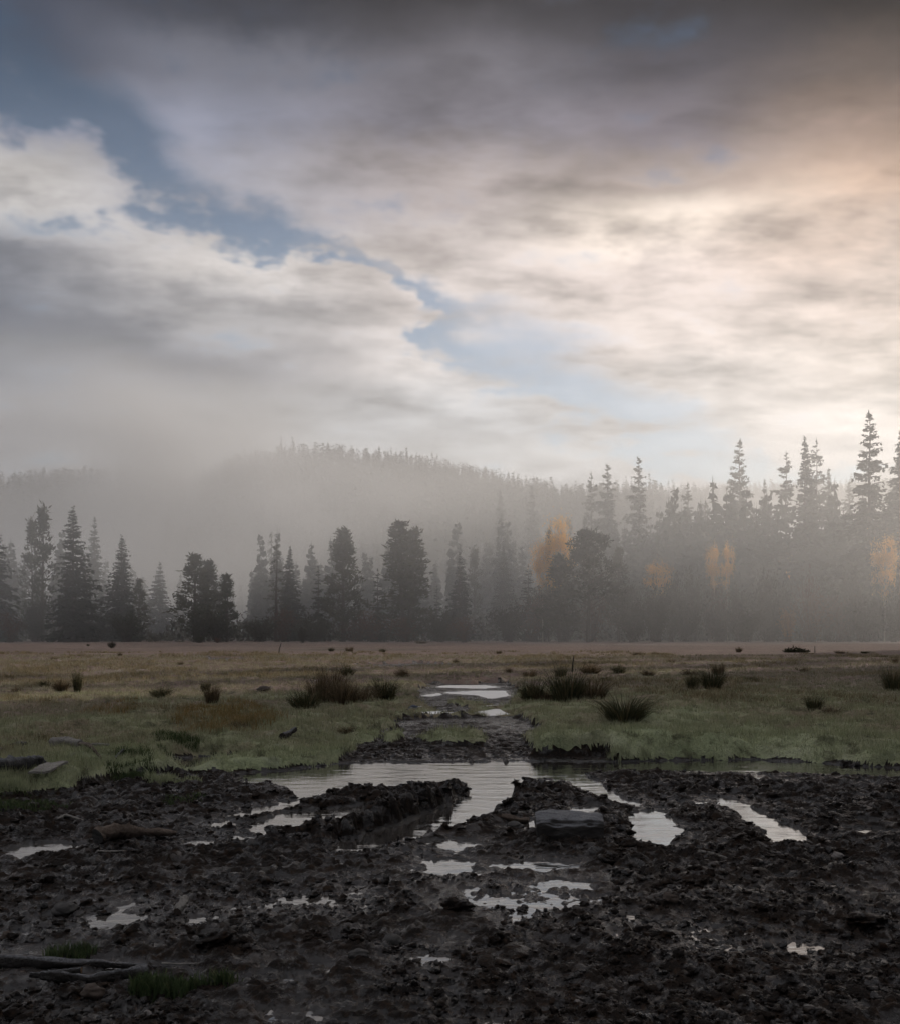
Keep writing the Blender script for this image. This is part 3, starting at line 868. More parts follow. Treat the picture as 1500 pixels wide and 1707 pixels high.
def pine_meshes(seed, clumps=150, bare=0.25, shape=1.0, tops=1, spread=1.0, mat='pine', cone=True):
    f = Foliage(seed); r = f.r
    Hh, R = 18.0, 4.2
    parts, heads = [], []
    for s in range(tops):
        ox = (s - (tops - 1) / 2) * R * 0.75
        hs = Hh * (1 - 0.05 * s)
        parts.append(tube([(ox * t ** 0.5 + 0.10 * r.normal(), 0.1 * r.normal(), t * hs) for t in np.linspace(0, 0.96, 7)], [0.36 * (1 - t) + 0.04 for t in np.linspace(0, 0.96, 7)], 7))
        heads.append((ox, hs))
    for k in range(clumps):
        ox, hs = heads[k % tops]
        t = bare + (0.985 - bare) * r.random() ** 0.9
        env = R * spread * (1 - ((t - bare) / (1 - bare)) ** (1.6 * shape)) ** 0.75 * (0.62 if tops > 1 else 1.0)
        if cone:
            q_ = (t - bare) / (1 - bare)
            env = R * spread * 1.12 * (1 - q_) ** 0.95 * min(1.0, 0.65 + 2.2 * q_) * (0.62 if tops > 1 else 1.0)
        env *= 0.70 + 0.6 * (math.sin(t * 27 + seed) * 0.5 + 0.5)
        a = r.random() * 2 * math.pi
        rad = env * (0.35 + 0.65 * math.sqrt(r.random()))
        c = np.array([ox * t ** 0.5 + rad * math.cos(a), rad * math.sin(a), t * hs])
        st = np.array([ox * t ** 0.5, 0, max(t * hs - 0.35 * rad - 0.3, 0.5)])
        if rad > 0.6 and r.random() < 0.6: parts.append(tube([st, (st + c) / 2 + np.array([0, 0, -0.1]), c], [0.09, 0.06, 0.03], 4))
        n = 20
        d = r.normal(size=(n, 3)); d[:, 2] = np.abs(d[:, 2]) * 0.9 - 0.15
        d[:, 0] += 0.5 * math.cos(a); d[:, 1] += 0.5 * math.sin(a)
        sz = 0.75 + 0.5 * r.random()
        base = c + 0.42 * sz * r.normal(size=(n, 3)) * np.array([1, 1, 0.5])
        f.kites(base, d, sz * (0.55 + 0.5 * r.random(n)), 0.20 + 0.16 * r.random(n), np.clip(r.random() * 0.7 + 0.3 * r.random(n), 0, 1))
    return [(f.mesh('crown', M[mat]), 'crown'), (tubes_mesh('trunk', parts, M['trunk']), 'trunk')], Hh, R


def leafy_meshes(seed, mat, leaves=1500, lobes=7, size=0.20, twiggy=12, bare=0.2, trunk='white_trunk', Hh=10.0, R=3.0):
    f = Foliage(seed); r = f.r
    parts = [tube([(0, 0, 0), (0.1, 0.05, Hh * 0.4), (0.05 * r.normal(), 0.1, Hh * 0.9)], [0.16, 0.10, 0.02], 6)]
    for k in range(lobes):
        t = bare + (0.9 - bare) * (k + 0.5 * r.random()) / lobes
        a = r.random() * 6.28
        rad = R * (0.80 * math.sin(math.pi * min(1, (t - bare) / (1 - bare) * 0.85 + 0.15))) * (0.4 + 0.6 * r.random())
        c = np.array([rad * math.cos(a), rad * math.sin(a), t * Hh])
        parts.append(tube([(0, 0, max(0.1, t * Hh - 0.28 * Hh)), c * np.array([0.6, 0.6, 0.95]), c + np.array([0, 0, 0.12 * Hh])], [0.06, 0.04, 0.012], 4))
        n = leaves // lobes
        p = r.normal(size=(n, 3)) * np.array([R * 0.21, R * 0.21, Hh * 0.06]) * (0.7 + 0.6 * r.random()) + c
        # leave holes between sprigs
        hole = (np.sin(p[:, 0] * 3.1 + seed) + np.sin(p[:, 1] * 2.7 + 1.3) + np.sin(p[:, 2] * 3.7 + 2.0 * seed)) > -0.5
        p = p[hole]
        f.kites(p, r.normal(size=(len(p), 3)), size * (0.7 + 0.7 * r.random(len(p))), size * 0.7, np.clip(0.35 * r.random() + 0.65 * r.random(len(p)), 0, 1))
    return [(f.mesh('crown', M[mat]), 'crown'), (tubes_mesh('trunk', parts, M[trunk]), 'trunk')], Hh, R


def shrub_meshes(seed, mat, leaves=900, Hh=4.0, R=3.0, size=0.22):
    f = Foliage(seed); r = f.r
    parts = []
    for k in range(16):
        a = r.random() * 6.28; q = 0.25 + 0.75 * r.random()
        tip = np.array([R * q * math.cos(a) * 0.9, R * q * math.sin(a) * 0.9, Hh * (1.02 - 0.45 * q * q) * (0.75 + 0.3 * r.random())])
        parts.append(tube([(0.3 * r.normal(), 0.3 * r.normal(), 0), tip * np.array([0.55, 0.55, 0.6]), tip], [0.06, 0.04, 0.012], 4))
        n = leaves // 16
        u = r.random(n) ** 0.6
        p = tip * np.stack([u, u, 0.12 + 0.9 * u], 1) + r.normal(size=(n, 3)) * np.array([0.34, 0.34, 0.26])
        p[:, 2] = np.abs(p[:, 2])
        f.kites(p, r.normal(size=(n, 3)) + np.array([0, 0, 0.6]), size * (0.7 + 0.8 * r.random(n)), size * 0.6, np.clip(0.4 * r.random() + 0.6 * r.random(n), 0, 1))
    return [(f.mesh('crown', M[mat]), 'crown'), (tubes_mesh('stem', parts, M['trunk']), 'stem')], Hh, R


def snag_meshes(seed):
    """a thin, nearly bare conifer"""
    f = Foliage(seed); r = f.r
    Hh, R = 22.0, 3.4
    parts = [tube([(0.06 * r.normal(), 0.06 * r.normal(), t * Hh) for t in np.linspace(0, 1, 8)], [0.34 * (1 - t) + 0.03 for t in np.linspace(0, 1, 8)], 7)]
    for k in range(75):
        t = 0.12 + 0.86 * r.random()
        L = R * (1 - t) ** 0.7 * (0.5 + 0.6 * r.random()) + 0.2
        a = r.random() * 6.28
        o = np.array([0, 0, t * Hh]); e = o + np.array([math.cos(a) * L, math.sin(a) * L, -0.30 * L + 0.25 * r.normal()])
        m_ = (o + e) / 2 + np.array([0, 0, 0.12 * L])
        parts.append(tube([o, m_, e], [0.07, 0.05, 0.02], 3))
        n = 9
        u = 0.25 + 0.75 * r.random(n)
        f.kites(o + (e - o) * u[:, None], r.normal(size=(n, 3)) + np.array([0, 0, -0.9]), 0.35 + 0.35 * r.random(n), 0.16, 0.5 * r.random(n) + 0.25)
    return [(f.mesh('crown', M['pine']), 'crown'), (tubes_mesh('trunk', parts, M['trunk']), 'trunk')], Hh, R


KIND = {
    'fir_a': fir_meshes(1, 54, 7, 0.04, 0.88), 'fir_b': fir_meshes(2, 50, 7, 0.03, 0.82, 0.05, 0.45, 0.3), 'fir_c': fir_meshes(3, 58, 6, 0.06, 0.95, 0.08, 0.30, 0.35),
    'fir_open': fir_meshes(4, 48, 6, 0.06, 0.85, 0.10, 0.30, 0.35), 'fir_sparse': fir_meshes(5, 34, 5, 0.18, 0.6, 0.32, 0.10, 0.45),
    'fir_small': fir_meshes(6, 22, 6, 0.03, 0.8, 0.05, 0.35, 0.25),
    'pine_a': pine_meshes(11, 190, 0.12, 0.9), 'pine_b': pine_meshes(12, 130, 0.22, 1.1), 'pine_thin': pine_meshes(13, 90, 0.18, 1.3, 1, 0.75),
    'pine_twin': pine_meshes(14, 230, 0.10, 1.0, 2, 1.2), 'pine_round': pine_meshes(15, 210, 0.38, 2.2, 1, 1.15, 'fir', False), 'pine_fork': pine_meshes(16, 120, 0.2, 1.2, 2, 0.9),
    'snag': snag_meshes(17),
    'gold_a': leafy_meshes(21, 'gold', 11000, 14, 0.17, bare=0.52), 'gold_b': leafy_meshes(22, 'gold', 7500, 10, 0.17, bare=0.64), 'gold_low': shrub_meshes(23, 'rust', 1600),
    'russet_a': shrub_meshes(24, 'russet'), 'russet_b': shrub_meshes(25, 'russet'), 'alder_a': shrub_meshes(26, 'alder', 2600), 'alder_b': shrub_meshes(27, 'alder', 2600),
}


def place_tree(kind, px, top, wpx, depth, name, label, cat, group, base_z=0.05, rz=None):
    meshes, Hh, R = KIND[kind]
    x = (px - CX) * depth / F
    h = (HZ - top) * depth / F + HC - base_z
    w = wpx * depth / F
    root = bpy.data.objects.new(name, None)
    COL.objects.link(root)
    root.empty_display_size = 0.5
    root.location = (x, depth, base_z)
    root.rotation_euler = (0, 0, rz if rz is not None else random.Random(int(px * 7 + top)).uniform(0, 6.28))
    root.scale = (w / 2 / R, w / 2 / R, h / Hh)
    for me, nm in meshes:
        obj(nm, me, root)
    return tag(root, label, cat, group)


G1 = 'conifers along the treeline'
TREES = [
    ('fir_b', -8, 866, 78, 168, 'fir_tree', 'dark fir cut off by the left edge of the photo', 'fir'),
    ('pine_thin', 72, 846, 62, 172, 'pine_tree', 'tall open pine with a bare leaning top, second tall tree from the left', 'pine'),
    ('pine_thin', 53, 868, 52, 178, 'pine_tree', 'slightly shorter pine just left of the tall bare-topped pine', 'pine'),
    ('fir_a', 122, 844, 92, 166, 'fir_tree', 'dense pointed dark fir, tallest of the left-hand group', 'fir'),
    ('fir_c', 158, 862, 62, 235, 'fir_tree', 'pale misty fir behind the tallest fir on the left', 'fir'),
    ('fir_a', 203, 892, 74, 174, 'fir_tree', 'broad dark fir right of the misty fir on the left', 'fir'),
    ('pine_b', 232, 966, 40, 176, 'pine_tree', 'low round pine at the right foot of the broad left fir', 'pine'),
    ('fir_c', 267, 937, 62, 235, 'fir_tree', 'small misty fir alone in the gap of bright fog', 'fir'),
    ('pine_b', 325, 925, 80, 168, 'pine_tree', 'bushy pine with an uneven top right of the foggy gap', 'pine'),
    ('pine_a', 348, 935, 60, 174, 'pine_tree', 'lower pine leaning against the bushy pine right of the foggy gap', 'pine'),
    ('pine_fork', 378, 953, 56, 168, 'pine_tree', 'short dark pine with a flat top beside the bright low fog', 'pine'),
    ('snag', 461, 903, 66, 172, 'conifer_snag', 'thin half-bare conifer with drooping branches and visible trunk', 'conifer'),
    ('fir_a', 484, 911, 60, 182, 'fir_tree', 'dense narrow fir directly right of the half-bare conifer', 'fir'),
    ('snag', 452, 882, 42, 280, 'conifer_snag', 'faint bare conifer in fog behind the half-bare conifer', 'conifer'),
    ('fir_small', 430, 966, 50, 240, 'fir_tree', 'pale rounded fir in fog left of the half-bare conifer', 'fir'),
    ('fir_small', 531, 941, 42, 170, 'fir_tree', 'small tiered fir left of the broad yellowish pine', 'fir'),
    ('pine_a', 573, 882, 80, 172, 'pine_tree', 'broad yellowish pine with a leaning second stem', 'pine'),
    ('fir_small', 630, 947, 46, 170, 'fir_tree', 'small fir touching the left side of the twin-topped pine', 'fir'),
    ('pine_twin', 678, 871, 104, 168, 'pine_tree', 'big bushy pine with two rounded tops', 'pine'),
    ('fir_small', 728, 975, 28, 180, 'fir_tree', 'tiny fir right of the twin-topped pine', 'fir'),
    ('fir_c', 766, 920, 56, 178, 'fir_tree', 'slender dark fir between the twin-topped pine and the golden tree', 'fir'),
    ('pine_thin', 790, 915, 46, 205, 'pine_tree', 'reddish thin pine just right of the slender dark fir', 'pine'),
    ('fir_c', 838, 911, 58, 200, 'fir_tree', 'grey misty fir midway between the slender fir and the golden tree', 'fir'),
    ('fir_small', 880, 940, 50, 178, 'fir_tree', 'small pointed fir at the left foot of the golden tree', 'fir'),
    ('fir_c', 886, 808, 70, 430, 'fir_tree', 'tall faint fir in mist behind and left of the golden tree', 'fir'),
    ('fir_b', 833, 815, 60, 460, 'fir_tree', 'faint fir in mist left of the other tall faint fir', 'fir'),
    ('pine_thin', 915, 885, 34, 170, 'pine_tree', 'little dark pine standing out against the golden tree', 'pine'),
    ('pine_round', 980, 884, 74, 160, 'pine_tree', 'dark round-headed pine right of the golden tree', 'pine'),
    ('pine_a', 932, 925, 74, 164, 'pine_tree', 'broad dark pine below the golden tree, left of the round-headed pine', 'pine'),
    ('pine_b', 1030, 915, 54, 168, 'pine_tree', 'narrow pine just right of the round-headed pine', 'pine'),
    ('fir_open', 1012, 770, 96, 245, 'fir_tree', 'tall misty spire fir above the round-headed pine', 'fir'),
    ('fir_sparse', 985, 786, 66, 265, 'fir_tree', 'thin misty spire fir just left of the taller spire', 'fir'),
    ('fir_open', 1064, 758, 88, 235, 'fir_tree', 'tall tiered spire fir against the sky, centre right', 'fir'),
    ('fir_c', 1123, 846, 60, 255, 'fir_tree', 'faint pointed fir right of the centre spires', 'fir'),
    ('fir_sparse', 1146, 803, 62, 250, 'fir_tree', 'faint ragged fir with thin branches right of the centre spires', 'fir'),
    ('snag', 1175, 828, 60, 240, 'conifer_snag', 'misty bare-branched conifer above the paired golden trees', 'conifer'),
    ('fir_b', 1218, 818, 70, 225, 'fir_tree', 'dark broad fir just below the pale spire fir', 'fir'),
    ('fir_open', 1233, 730, 96, 255, 'fir_tree', 'pale spire fir standing alone against the sky', 'fir'),
    ('fir_c', 1274, 798, 56, 260, 'fir_tree', 'short misty fir between the pale spire and the open-branched pine', 'fir'),
    ('fir_sparse', 1310, 751, 76, 230, 'conifer_tree', 'open-branched conifer with see-through crown against the sky', 'conifer'),
    ('fir_a', 1341, 728, 92, 205, 'fir_tree', 'dense dark spire fir right of the open-branched conifer', 'fir'),
    ('fir_sparse', 1361, 730, 70, 235, 'fir_tree', 'thin pale spire fir touching the dense dark spire', 'fir'),
    ('fir_b', 1381, 778, 72, 240, 'fir_tree', 'lower pale fir at the right of the three clustered spires', 'fir'),
    ('fir_open', 1448, 683, 124, 185, 'fir_tree', 'tallest fir, dark with drooping tiers, near the right edge', 'fir'),
    ('fir_a', 1504, 704, 110, 190, 'fir_tree', 'tall dark fir cut off by the right edge of the photo', 'fir'),
    ('fir_b', 1415, 800, 70, 260, 'fir_tree', 'pale fir half hidden left of the tallest fir', 'fir'),
]
for k, px, top, w, d, nm, lab, cat in TREES:
    place_tree(k, px, top, w, d, nm, lab, cat, G1)
# autumn trees
for k, px, top, w, d, nm, lab, cat in [
    ('gold_a', 930, 858, 58, 168, 'golden_tree', 'bright golden autumn tree above the dark pines, centre right', 'tree'),
    ('gold_b', 904, 896, 40, 169, 'golden_tree', 'orange lower clump at the left side of the bright golden tree', 'tree'),
    ('gold_b', 1096, 934, 48, 178, 'golden_tree', 'small golden tree right of the round-headed pine', 'tree'),
    ('gold_b', 1190, 905, 30, 180, 'golden_tree', 'left one of the two paired golden trees', 'tree'),
    ('gold_b', 1212, 903, 28, 181, 'golden_tree', 'right one of the two paired golden trees', 'tree'),
    ('gold_b', 1316, 925, 40, 215, 'golden_tree', 'dull orange tree in mist below the dense dark spire', 'tree'),
    ('gold_a', 1474, 893, 50, 176, 'golden_tree', 'tall orange tree in front of the tallest fir', 'tree'),
    ('gold_low', 1314, 1016, 56, 164, 'orange_shrub', 'low rounded orange shrub at the foot of the right-hand trees', 'shrub'),
]:
    place_tree(k, px, top, w, d, nm, lab, cat, 'autumn trees in the treeline')
# shrubs along the foot of the wood
rs = random.Random(5)
low = []
for i in range(13):
    low.append((rs.choice(['alder_a', 'alder_b', 'alder_b', 'russet_b']), 1052 + i * 37 + rs.uniform(-10, 10), rs.uniform(938, 972), rs.uniform(52, 78), rs.uniform(168, 176)))
low.append(('alder_a', 905, 958, 60, 172))
for i in range(30):
    px = 20 + i * 51 + rs.uniform(-14, 14)
    if 235 < px < 290: continue
    right = px > 860
    low.append((rs.choice(['alder_a', 'alder_b', 'alder_a', 'russet_a', 'russet_b']), px, rs.uniform(975, 1012) if right else rs.uniform(1000, 1030), rs.uniform(60, 95), rs.uniform(160, 172)))
low.sort(key=lambda q: q[1])
for i, (k, px, top, w, d) in enumerate(low):
    red = k.startswith('russet')
    n = sum(1 for q in low[:i + 1] if q[0].startswith('russet') == red)
    place_tree(k, px, top, w, d, 'russet_shrub' if red else 'alder_shrub', f"{'russet' if red else 'dark green'} shrub at the foot of the wood, {ORD[n]} of its colour from the left", 'shrub', 'shrubs along the foot of the wood')
# little lone bushes in front of the wood
for k, px, top, w, d, lab in [
    ('alder_a', 186, 1069, 17, 95, 'small dark bush out on the far meadow at the left'),
    ('alder_b', 147, 1073, 8, 110, 'tiny dark bush left of the small bush on the far meadow'),
    ('alder_b', 505, 1044, 22, 150, 'dark twiggy bush at the meadow edge below the half-bare conifer'),
    ('alder_a', 333, 1060, 22, 150, 'low dark bush at the meadow edge below the bushy pine'),
    ('russet_a', 362, 1062, 18, 150, 'low brown bush at the meadow edge below the short flat-topped pine'),
]:
    place_tree(k, px, top, w, d, 'bush', lab, 'bush', 'lone bushes at the meadow edge')


def forest(name, tmpl, pts, mat, seed):
    """one mass of far conifers: rows of (x, y, z, height, radius)"""
    r = np.random.default_rng(seed)
    Vs, Ss = [], []
    for (x, y, z, h, rad) in pts:
        tv, ts, Hh, R = tmpl[r.integers(len(tmpl))]
        a = r.random() * 6.28
        c, s_ = math.cos(a), math.sin(a)
        v = tv * np.array([rad / R, rad / R, h / Hh])
        v = np.stack([v[:, 0] * c - v[:, 1] * s_, v[:, 0] * s_ + v[:, 1] * c, v[:, 2]], 1) + np.array([x, y, z])
        Vs.append(v); Ss.append(np.clip(ts * 0.5 + 0.5 * r.random(), 0, 1))
    V = np.concatenate(Vs)
    return tag(obj(name, mesh_np(name, V, np.arange(len(V)).reshape(-1, 4), {'shade': np.concatenate(Ss)}, smooth=False, mat=mat)), kind='stuff')


def template(seed, whorls, per, ragged, power):
    f = Foliage(seed); r = f.r
    Hh, R = 24.0, 4.0
    for k in range(whorls):
        t = 0.10 + 0.86 * k / whorls
        for j in range(per):
            a = 6.283 * (j + r.random()) / per
            L = R * (1 - t) ** power * (1 - ragged + 2 * ragged * r.random()) + 0.3
            d = np.array([[math.cos(a), math.sin(a), -0.35 + 0.2 * r.normal()]])
            f.kites(np.array([[0, 0, t * Hh + 0.8 * r.random()]]), d, L, 0.75 * L + 0.5, np.array([r.random()]), up=np.array([[0, 0, 1.0]]) + 0.7 * r.normal(size=(1, 3)), mid=0.6)
    f.kites(np.zeros((1, 3)), np.array([[0, 0.0, 1.0]]), Hh, 0.35, np.array([0.3]))
    f.kites(np.array([[0, 0, 0.7 * Hh]]), np.array([[0, 0.03, 1.0]]), Hh * 0.3, 0.5, np.array([0.3]))
    return np.concatenate(f.V), np.concatenate(f.S), Hh, R


TM = [template(50 + i, 9, 4, 0.35, 0.8 - 0.08 * i) for i in range(4)] + [template(60, 7, 3, 0.5, 0.5), template(61, 10, 4, 0.4, 0.4)]
r0 = np.random.default_rng(77)
pts = []
n = 5000
X = r0.uniform(-440, 470, n); Y = 560 + 370 * r0.random(n) ** 0.6
keep = np.abs(X) < Y * 0.52
X, Y = X[keep], Y[keep]
Z = hill_h(X, Y)
for x, y, z in zip(X, Y, Z): pts.append((x, y, z - 0.5, r0.uniform(11, 19) * (1.3 if r0.random() < 0.06 else 1), r0.uniform(1.9, 3.2)))
forest('hill_forest', TM, pts, M['far_fir'], 5)
pts = []
X = r0.uniform(-545, -130, 900); Y = 930 + 195 * r0.random(900)
Z = far_hill_h(X, Y)
for x, y, z in zip(X, Y, Z): pts.append((x, y, z - 0.5, r0.uniform(14, 22), r0.uniform(3, 5)))
forest('far_hill_forest', TM, pts, M['far_fir'], 6)
# misty wood between the treeline and the hill
TM2 = [template(70 + i, 18, 6, 0.35, 0.75) for i in range(4)]
pts = []
for i in range(420):
    y = r0.uniform(230, 560)
    px = r0.uniform(-60, 1560)
    right = np.clip((px - 700) / 300, 0, 1)
    if 150 < px < 420 and y < 330: continue
    h = r0.uniform(20, 29) + right * r0.uniform(0, 9)
    x = (px - CX) * y / F
    pts.append((x, y, max(0, float(hill_h(x, y))) - 0.3, h, r0.uniform(2.8, 4.4)))
for i in range(230):
    y = r0.uniform(205, 330); px = r0.uniform(960, 1700)
    pts.append(((px - CX) * y / F, y, 0, r0.uniform(24, 36) * (1 - 0.25 * (px < 1100)), r0.uniform(3.5, 5.0)))
forest('misty_wood', TM2, pts, M['far_fir'], 7)
# unseen continuation of the wood, added to keep the sun off the near ground
pts = []
for i in range(170):
    y = r0.uniform(-10, 165); x = r0.uniform(0.5 * y + 34, 0.5 * y + 120)
    pts.append((x, y, 0, r0.uniform(32, 44), r0.uniform(5, 7)))
forest('unseen_side_wood', TM2, pts, M['far_fir'], 8)
# low understorey that closes the foot of the wood
fo = Foliage(91)
n = 15000
y = fo.r.uniform(174, 232, n); px = fo.r.uniform(-80, 1580, n)
x = (px - CX) * y / F
right = np.clip((px - 780) / 200, 0, 1)
gapm = np.exp(-((px - 262) / 26.0) ** 2)
hmax = (3.2 + 2.0 * vnoise(x / 6, y / 6, 3) * 2 + right * (4.0 + 6 * np.abs(vnoise(x / 9, y / 9, 9)))) * (1 - 0.8 * gapm)
z = fo.r.random(n) ** 0.8 * np.clip(hmax, 0.6, 12)
fo.kites(np.stack([x, y, z], 1), fo.r.normal(size=(n, 3)) + np.array([0, 0, 0.5]), 0.7 + 0.7 * fo.r.random(n), 0.5, fo.r.random(n))
tag(obj('understorey', fo.mesh('understorey', M['alder'])), kind='stuff')

# ------------------------------------------------------------------ air
def mat_fog(name, density, color, g):
    m, N, out = mat_new(name)
    v = N.new('ShaderNodeVolumePrincipled')
    v.inputs['Color'].default_value = (*color, 1)
    v.inputs['Density'].default_value = density
    v.inputs['Anisotropy'].default_value = g
    N.l.new(v.outputs[0], out.inputs['Volume'])
    return m


def box_mesh(name, lo, hi, mat):
    x0, y0, z0 = lo; x1, y1, z1 = hi
    V = [(x0, y0, z0), (x1, y0, z0), (x1, y1, z0), (x0, y1, z0), (x0, y0, z1), (x1, y0, z1), (x1, y1, z1), (x0, y1, z1)]
    Q = [(0, 3, 2, 1), (4, 5, 6, 7), (0, 1, 5, 4), (1, 2, 6, 5), (2, 3, 7, 6), (3, 0, 4, 7)]
    return mesh_np(name, V, Q, smooth=False, mat=mat)


tag(obj('haze', box_mesh('haze', (-3800, -20, -3), (3800, 1530, 200), mat_fog('haze', 0.00011, (0.95, 0.95, 0.96), 0.35))), kind='stuff')


def fog_bank():
    """valley fog and the bank that drifts over the hill: thick low down, wispy above"""
    m, N, out = mat_new('fog')
    p = wpos(N)
    n = N.noise(N.vmath('MULTIPLY', p, (1 / 120.0, 1 / 150.0, 1 / 60.0)), 1.0, 1, 0.6)
    n = N.smooth(n, 0.34, 0.68, 0.10, 2.0)

    def blob(c, r):
        d = N.vmath('DIVIDE', N.vmath('SUBTRACT', p, c), r)
        q = N.new('ShaderNodeVectorMath', operation='DOT_PRODUCT'); N.l.new(d, q.inputs[0]); N.l.new(d, q.inputs[1])
        return N.math('EXPONENT', N.math('MULTIPLY', q.outputs['Value'], -1.0))
    dens = None
    for c, r, k in FOG:
        v = N.math('MULTIPLY', blob(c, r), k)
        dens = v if dens is None else N.math('ADD', dens, v)
    dens = N.math('MULTIPLY', dens, n)
    v = N.new('ShaderNodeVolumePrincipled')
    v.inputs['Color'].default_value = (0.93, 0.95, 0.98, 1)
    v.inputs['Anisotropy'].default_value = 0.50
    N.l.new(dens, v.inputs['Density'])
    N.l.new(v.outputs[0], out.inputs['Volume'])
    tag(obj('fog_bank', box_mesh('fog_bank', (-520, 70, -2.5), (520, 840, 190), m)), kind='stuff')


FOG = [((-165.0, 400.0, 6.0), (190.0, 160.0, 30.0), 0.0056),     # valley fog behind the wood
       ((-185.0, 650.0, 92.0), (115.0, 120.0, 44.0), 0.0150),    # bank across the hilltop
       ((-330.0, 620.0, 60.0), (170.0, 150.0, 70.0), 0.0040),
       ((205.0, 335.0, 38.0), (150.0, 100.0, 30.0), 0.0056),     # sunlit mist among the right-hand firs
       ((-60.0, 158.0, 8.0), (170.0, 45.0, 30.0), 0.0056)]       # ground mist along the wood
fog_bank()
# ------------------------------------------------------------------ grass
def blades(base, h, w, lean, shade, rng):
    """curved tapering blades: two quads' worth of faces each, as triangles"""
    n = len(base)
    a = rng.random(n) * 6.283
    side = np.stack([np.cos(a), np.sin(a), np.zeros(n)], 1) * (w * 0.5)[:, None]
    L = np.stack([lean[:, 0], lean[:, 1], np.zeros(n)], 1)
    mid = base + np.stack([np.zeros(n), np.zeros(n), h * 0.58], 1) + L * 0.32
    tip = base + np.stack([np.zeros(n), np.zeros(n), h], 1) + L
    V = np.stack([base - side, base + side, mid + side * 0.7, mid - side * 0.7, tip], 1).reshape(-1, 3)
    o = np.arange(n)[:, None] * 5
    T = np.concatenate([o + np.array([[0, 1, 2]]), o + np.array([[0, 2, 3]]), o + np.array([[3, 2, 4]])], 0)
    return V, T, np.repeat(shade, 5)


def blade_obj(name, base, h, w, lean, shade, mat, rng, simple=False):
    if simple:
        n = len(base)
        a = rng.random(n) * 6.283
        side = np.stack([np.cos(a), np.sin(a), np.zeros(n)], 1) * (w * 0.5)[:, None]
        tip = base + np.stack([lean[:, 0], lean[:, 1], h], 1)
        V = np.stack([base - side, base + side, tip], 1).reshape(-1, 3)
        return mesh_np(name, V, np.arange(3 * n).reshape(-1, 3), {'shade': np.repeat(shade, 3)}, smooth=False, mat=mat)
    V, T, S = blades(base, h, w, lean, shade, rng)
    return mesh_np(name, V, T, {'shade': S}, smooth=False, mat=mat)


def scatter_turf():
    r = np.random.default_rng(200)
    nt, per = 72000, 6
    y = np.exp(math.log(8.5) + (math.log(62) - math.log(8.5)) * r.random(nt) ** 1.5)
    x = r.uniform(-0.50, 0.50, nt) * (y + 1.5)
    z, mud = terrain(x, y)
    clump = vnoise(x / 0.5, y / 0.5, 401) + 0.6 * vnoise(x / 2.0, y / 2.0, 402)
    ok = (mud < 0.45) & (z > 0.015) & (clump > -0.5)
    x, y, z, clump = x[ok], y[ok], z[ok], clump[ok]
    n = len(x)
    k = np.repeat(np.arange(n), per)
    j = r.normal(size=(n * per, 2)) * 0.022 * (1 + y[k] / 30)[:, None]
    base = np.stack([x[k] + j[:, 0], y[k] + j[:, 1], z[k] - 0.006], 1)
    h = (0.024 + 0.050 * r.random(n * per) ** 1.5) * (1 + 0.9 * np.clip(clump[k], 0, 1)) * (1 + y[k] / 60)
    w = 0.006 + 0.00035 * y[k]
    lean = r.normal(size=(n * per, 2)) * 0.022
    me = blade_obj('turf_grass', base, h, w, lean, np.clip(r.random(n)[k] * 0.6 + 0.4 * r.random(n * per), 0, 1), M['turf_blades'], r, True)
    tag(obj('turf_grass', me), kind='stuff')


scatter_turf()


def grass_patch(name, poly, n, h0, h1, mat, seed, per=5, spread=0.03):
    r = np.random.default_rng(seed)
    P = np.array([ground_pt(a, b, 0.08) for a, b in poly])
    x = r.uniform(P[:, 0].min(), P[:, 0].max(), n * 3); y = r.uniform(P[:, 1].min(), P[:, 1].max(), n * 3)
    d = poly_sdf(x, y, P.tolist()) + 0.25 * (h1 / 0.2) * fbm(x, y, 0.5, 3, seed)
    cl = vnoise(x / 0.35, y / 0.35, seed + 1)
    ok = (d < 0) & (cl > -0.15)
    x, y, cl = x[ok][:n], y[ok][:n], cl[ok][:n]
    z, _ = terrain(x, y)
    up = z > 0.004
    x, y, cl, z = x[up], y[up], cl[up], z[up]
    k = np.repeat(np.arange(len(x)), per); m = len(k)
    j = r.normal(size=(m, 2)) * spread
    base = np.stack([x[k] + j[:, 0], y[k] + j[:, 1], z[k] - 0.01], 1)
    h = (h0 + (h1 - h0) * r.random(m)) * (0.7 + 0.9 * np.clip(cl[k] + 0.2, 0, 1))
    me = blade_obj(name, base, h, np.full(m, 0.007), r.normal(size=(m, 2)) * 0.3 * h[:, None], np.clip(0.5 * r.random(len(x))[k] + 0.5 * r.random(m), 0, 1), mat, r)
    return tag(obj(name, me), kind='stuff')


grass_patch('orange_grass', [(285, 1235), (300, 1200), (330, 1182), (400, 1178), (450, 1190), (470, 1215), (420, 1232), (350, 1240)], 1500, 0.05, 0.15, M['orange_grass'], 211)
grass_patch('orange_grass', [(130, 1196), (180, 1176), (235, 1176), (240, 1194), (180, 1200)], 420, 0.04, 0.10, M['orange_grass'], 213)
grass_patch('green_grass', [(255, 1262), (262, 1243), (300, 1236), (335, 1244), (325, 1260)], 360, 0.04, 0.12, M['green_grass'], 215)
grass_patch('green_grass', [(170, 1290), (190, 1272), (250, 1270), (262, 1284), (230, 1292)], 260, 0.03, 0.09, M['green_grass'], 217)
grass_patch('green_grass', [(205, 1634), (230, 1604), (300, 1600), (335, 1606), (400, 1604), (410, 1618), (340, 1626), (300, 1640), (240, 1646)], 420, 0.03, 0.085, M['green_grass'], 219, 5, 0.012)
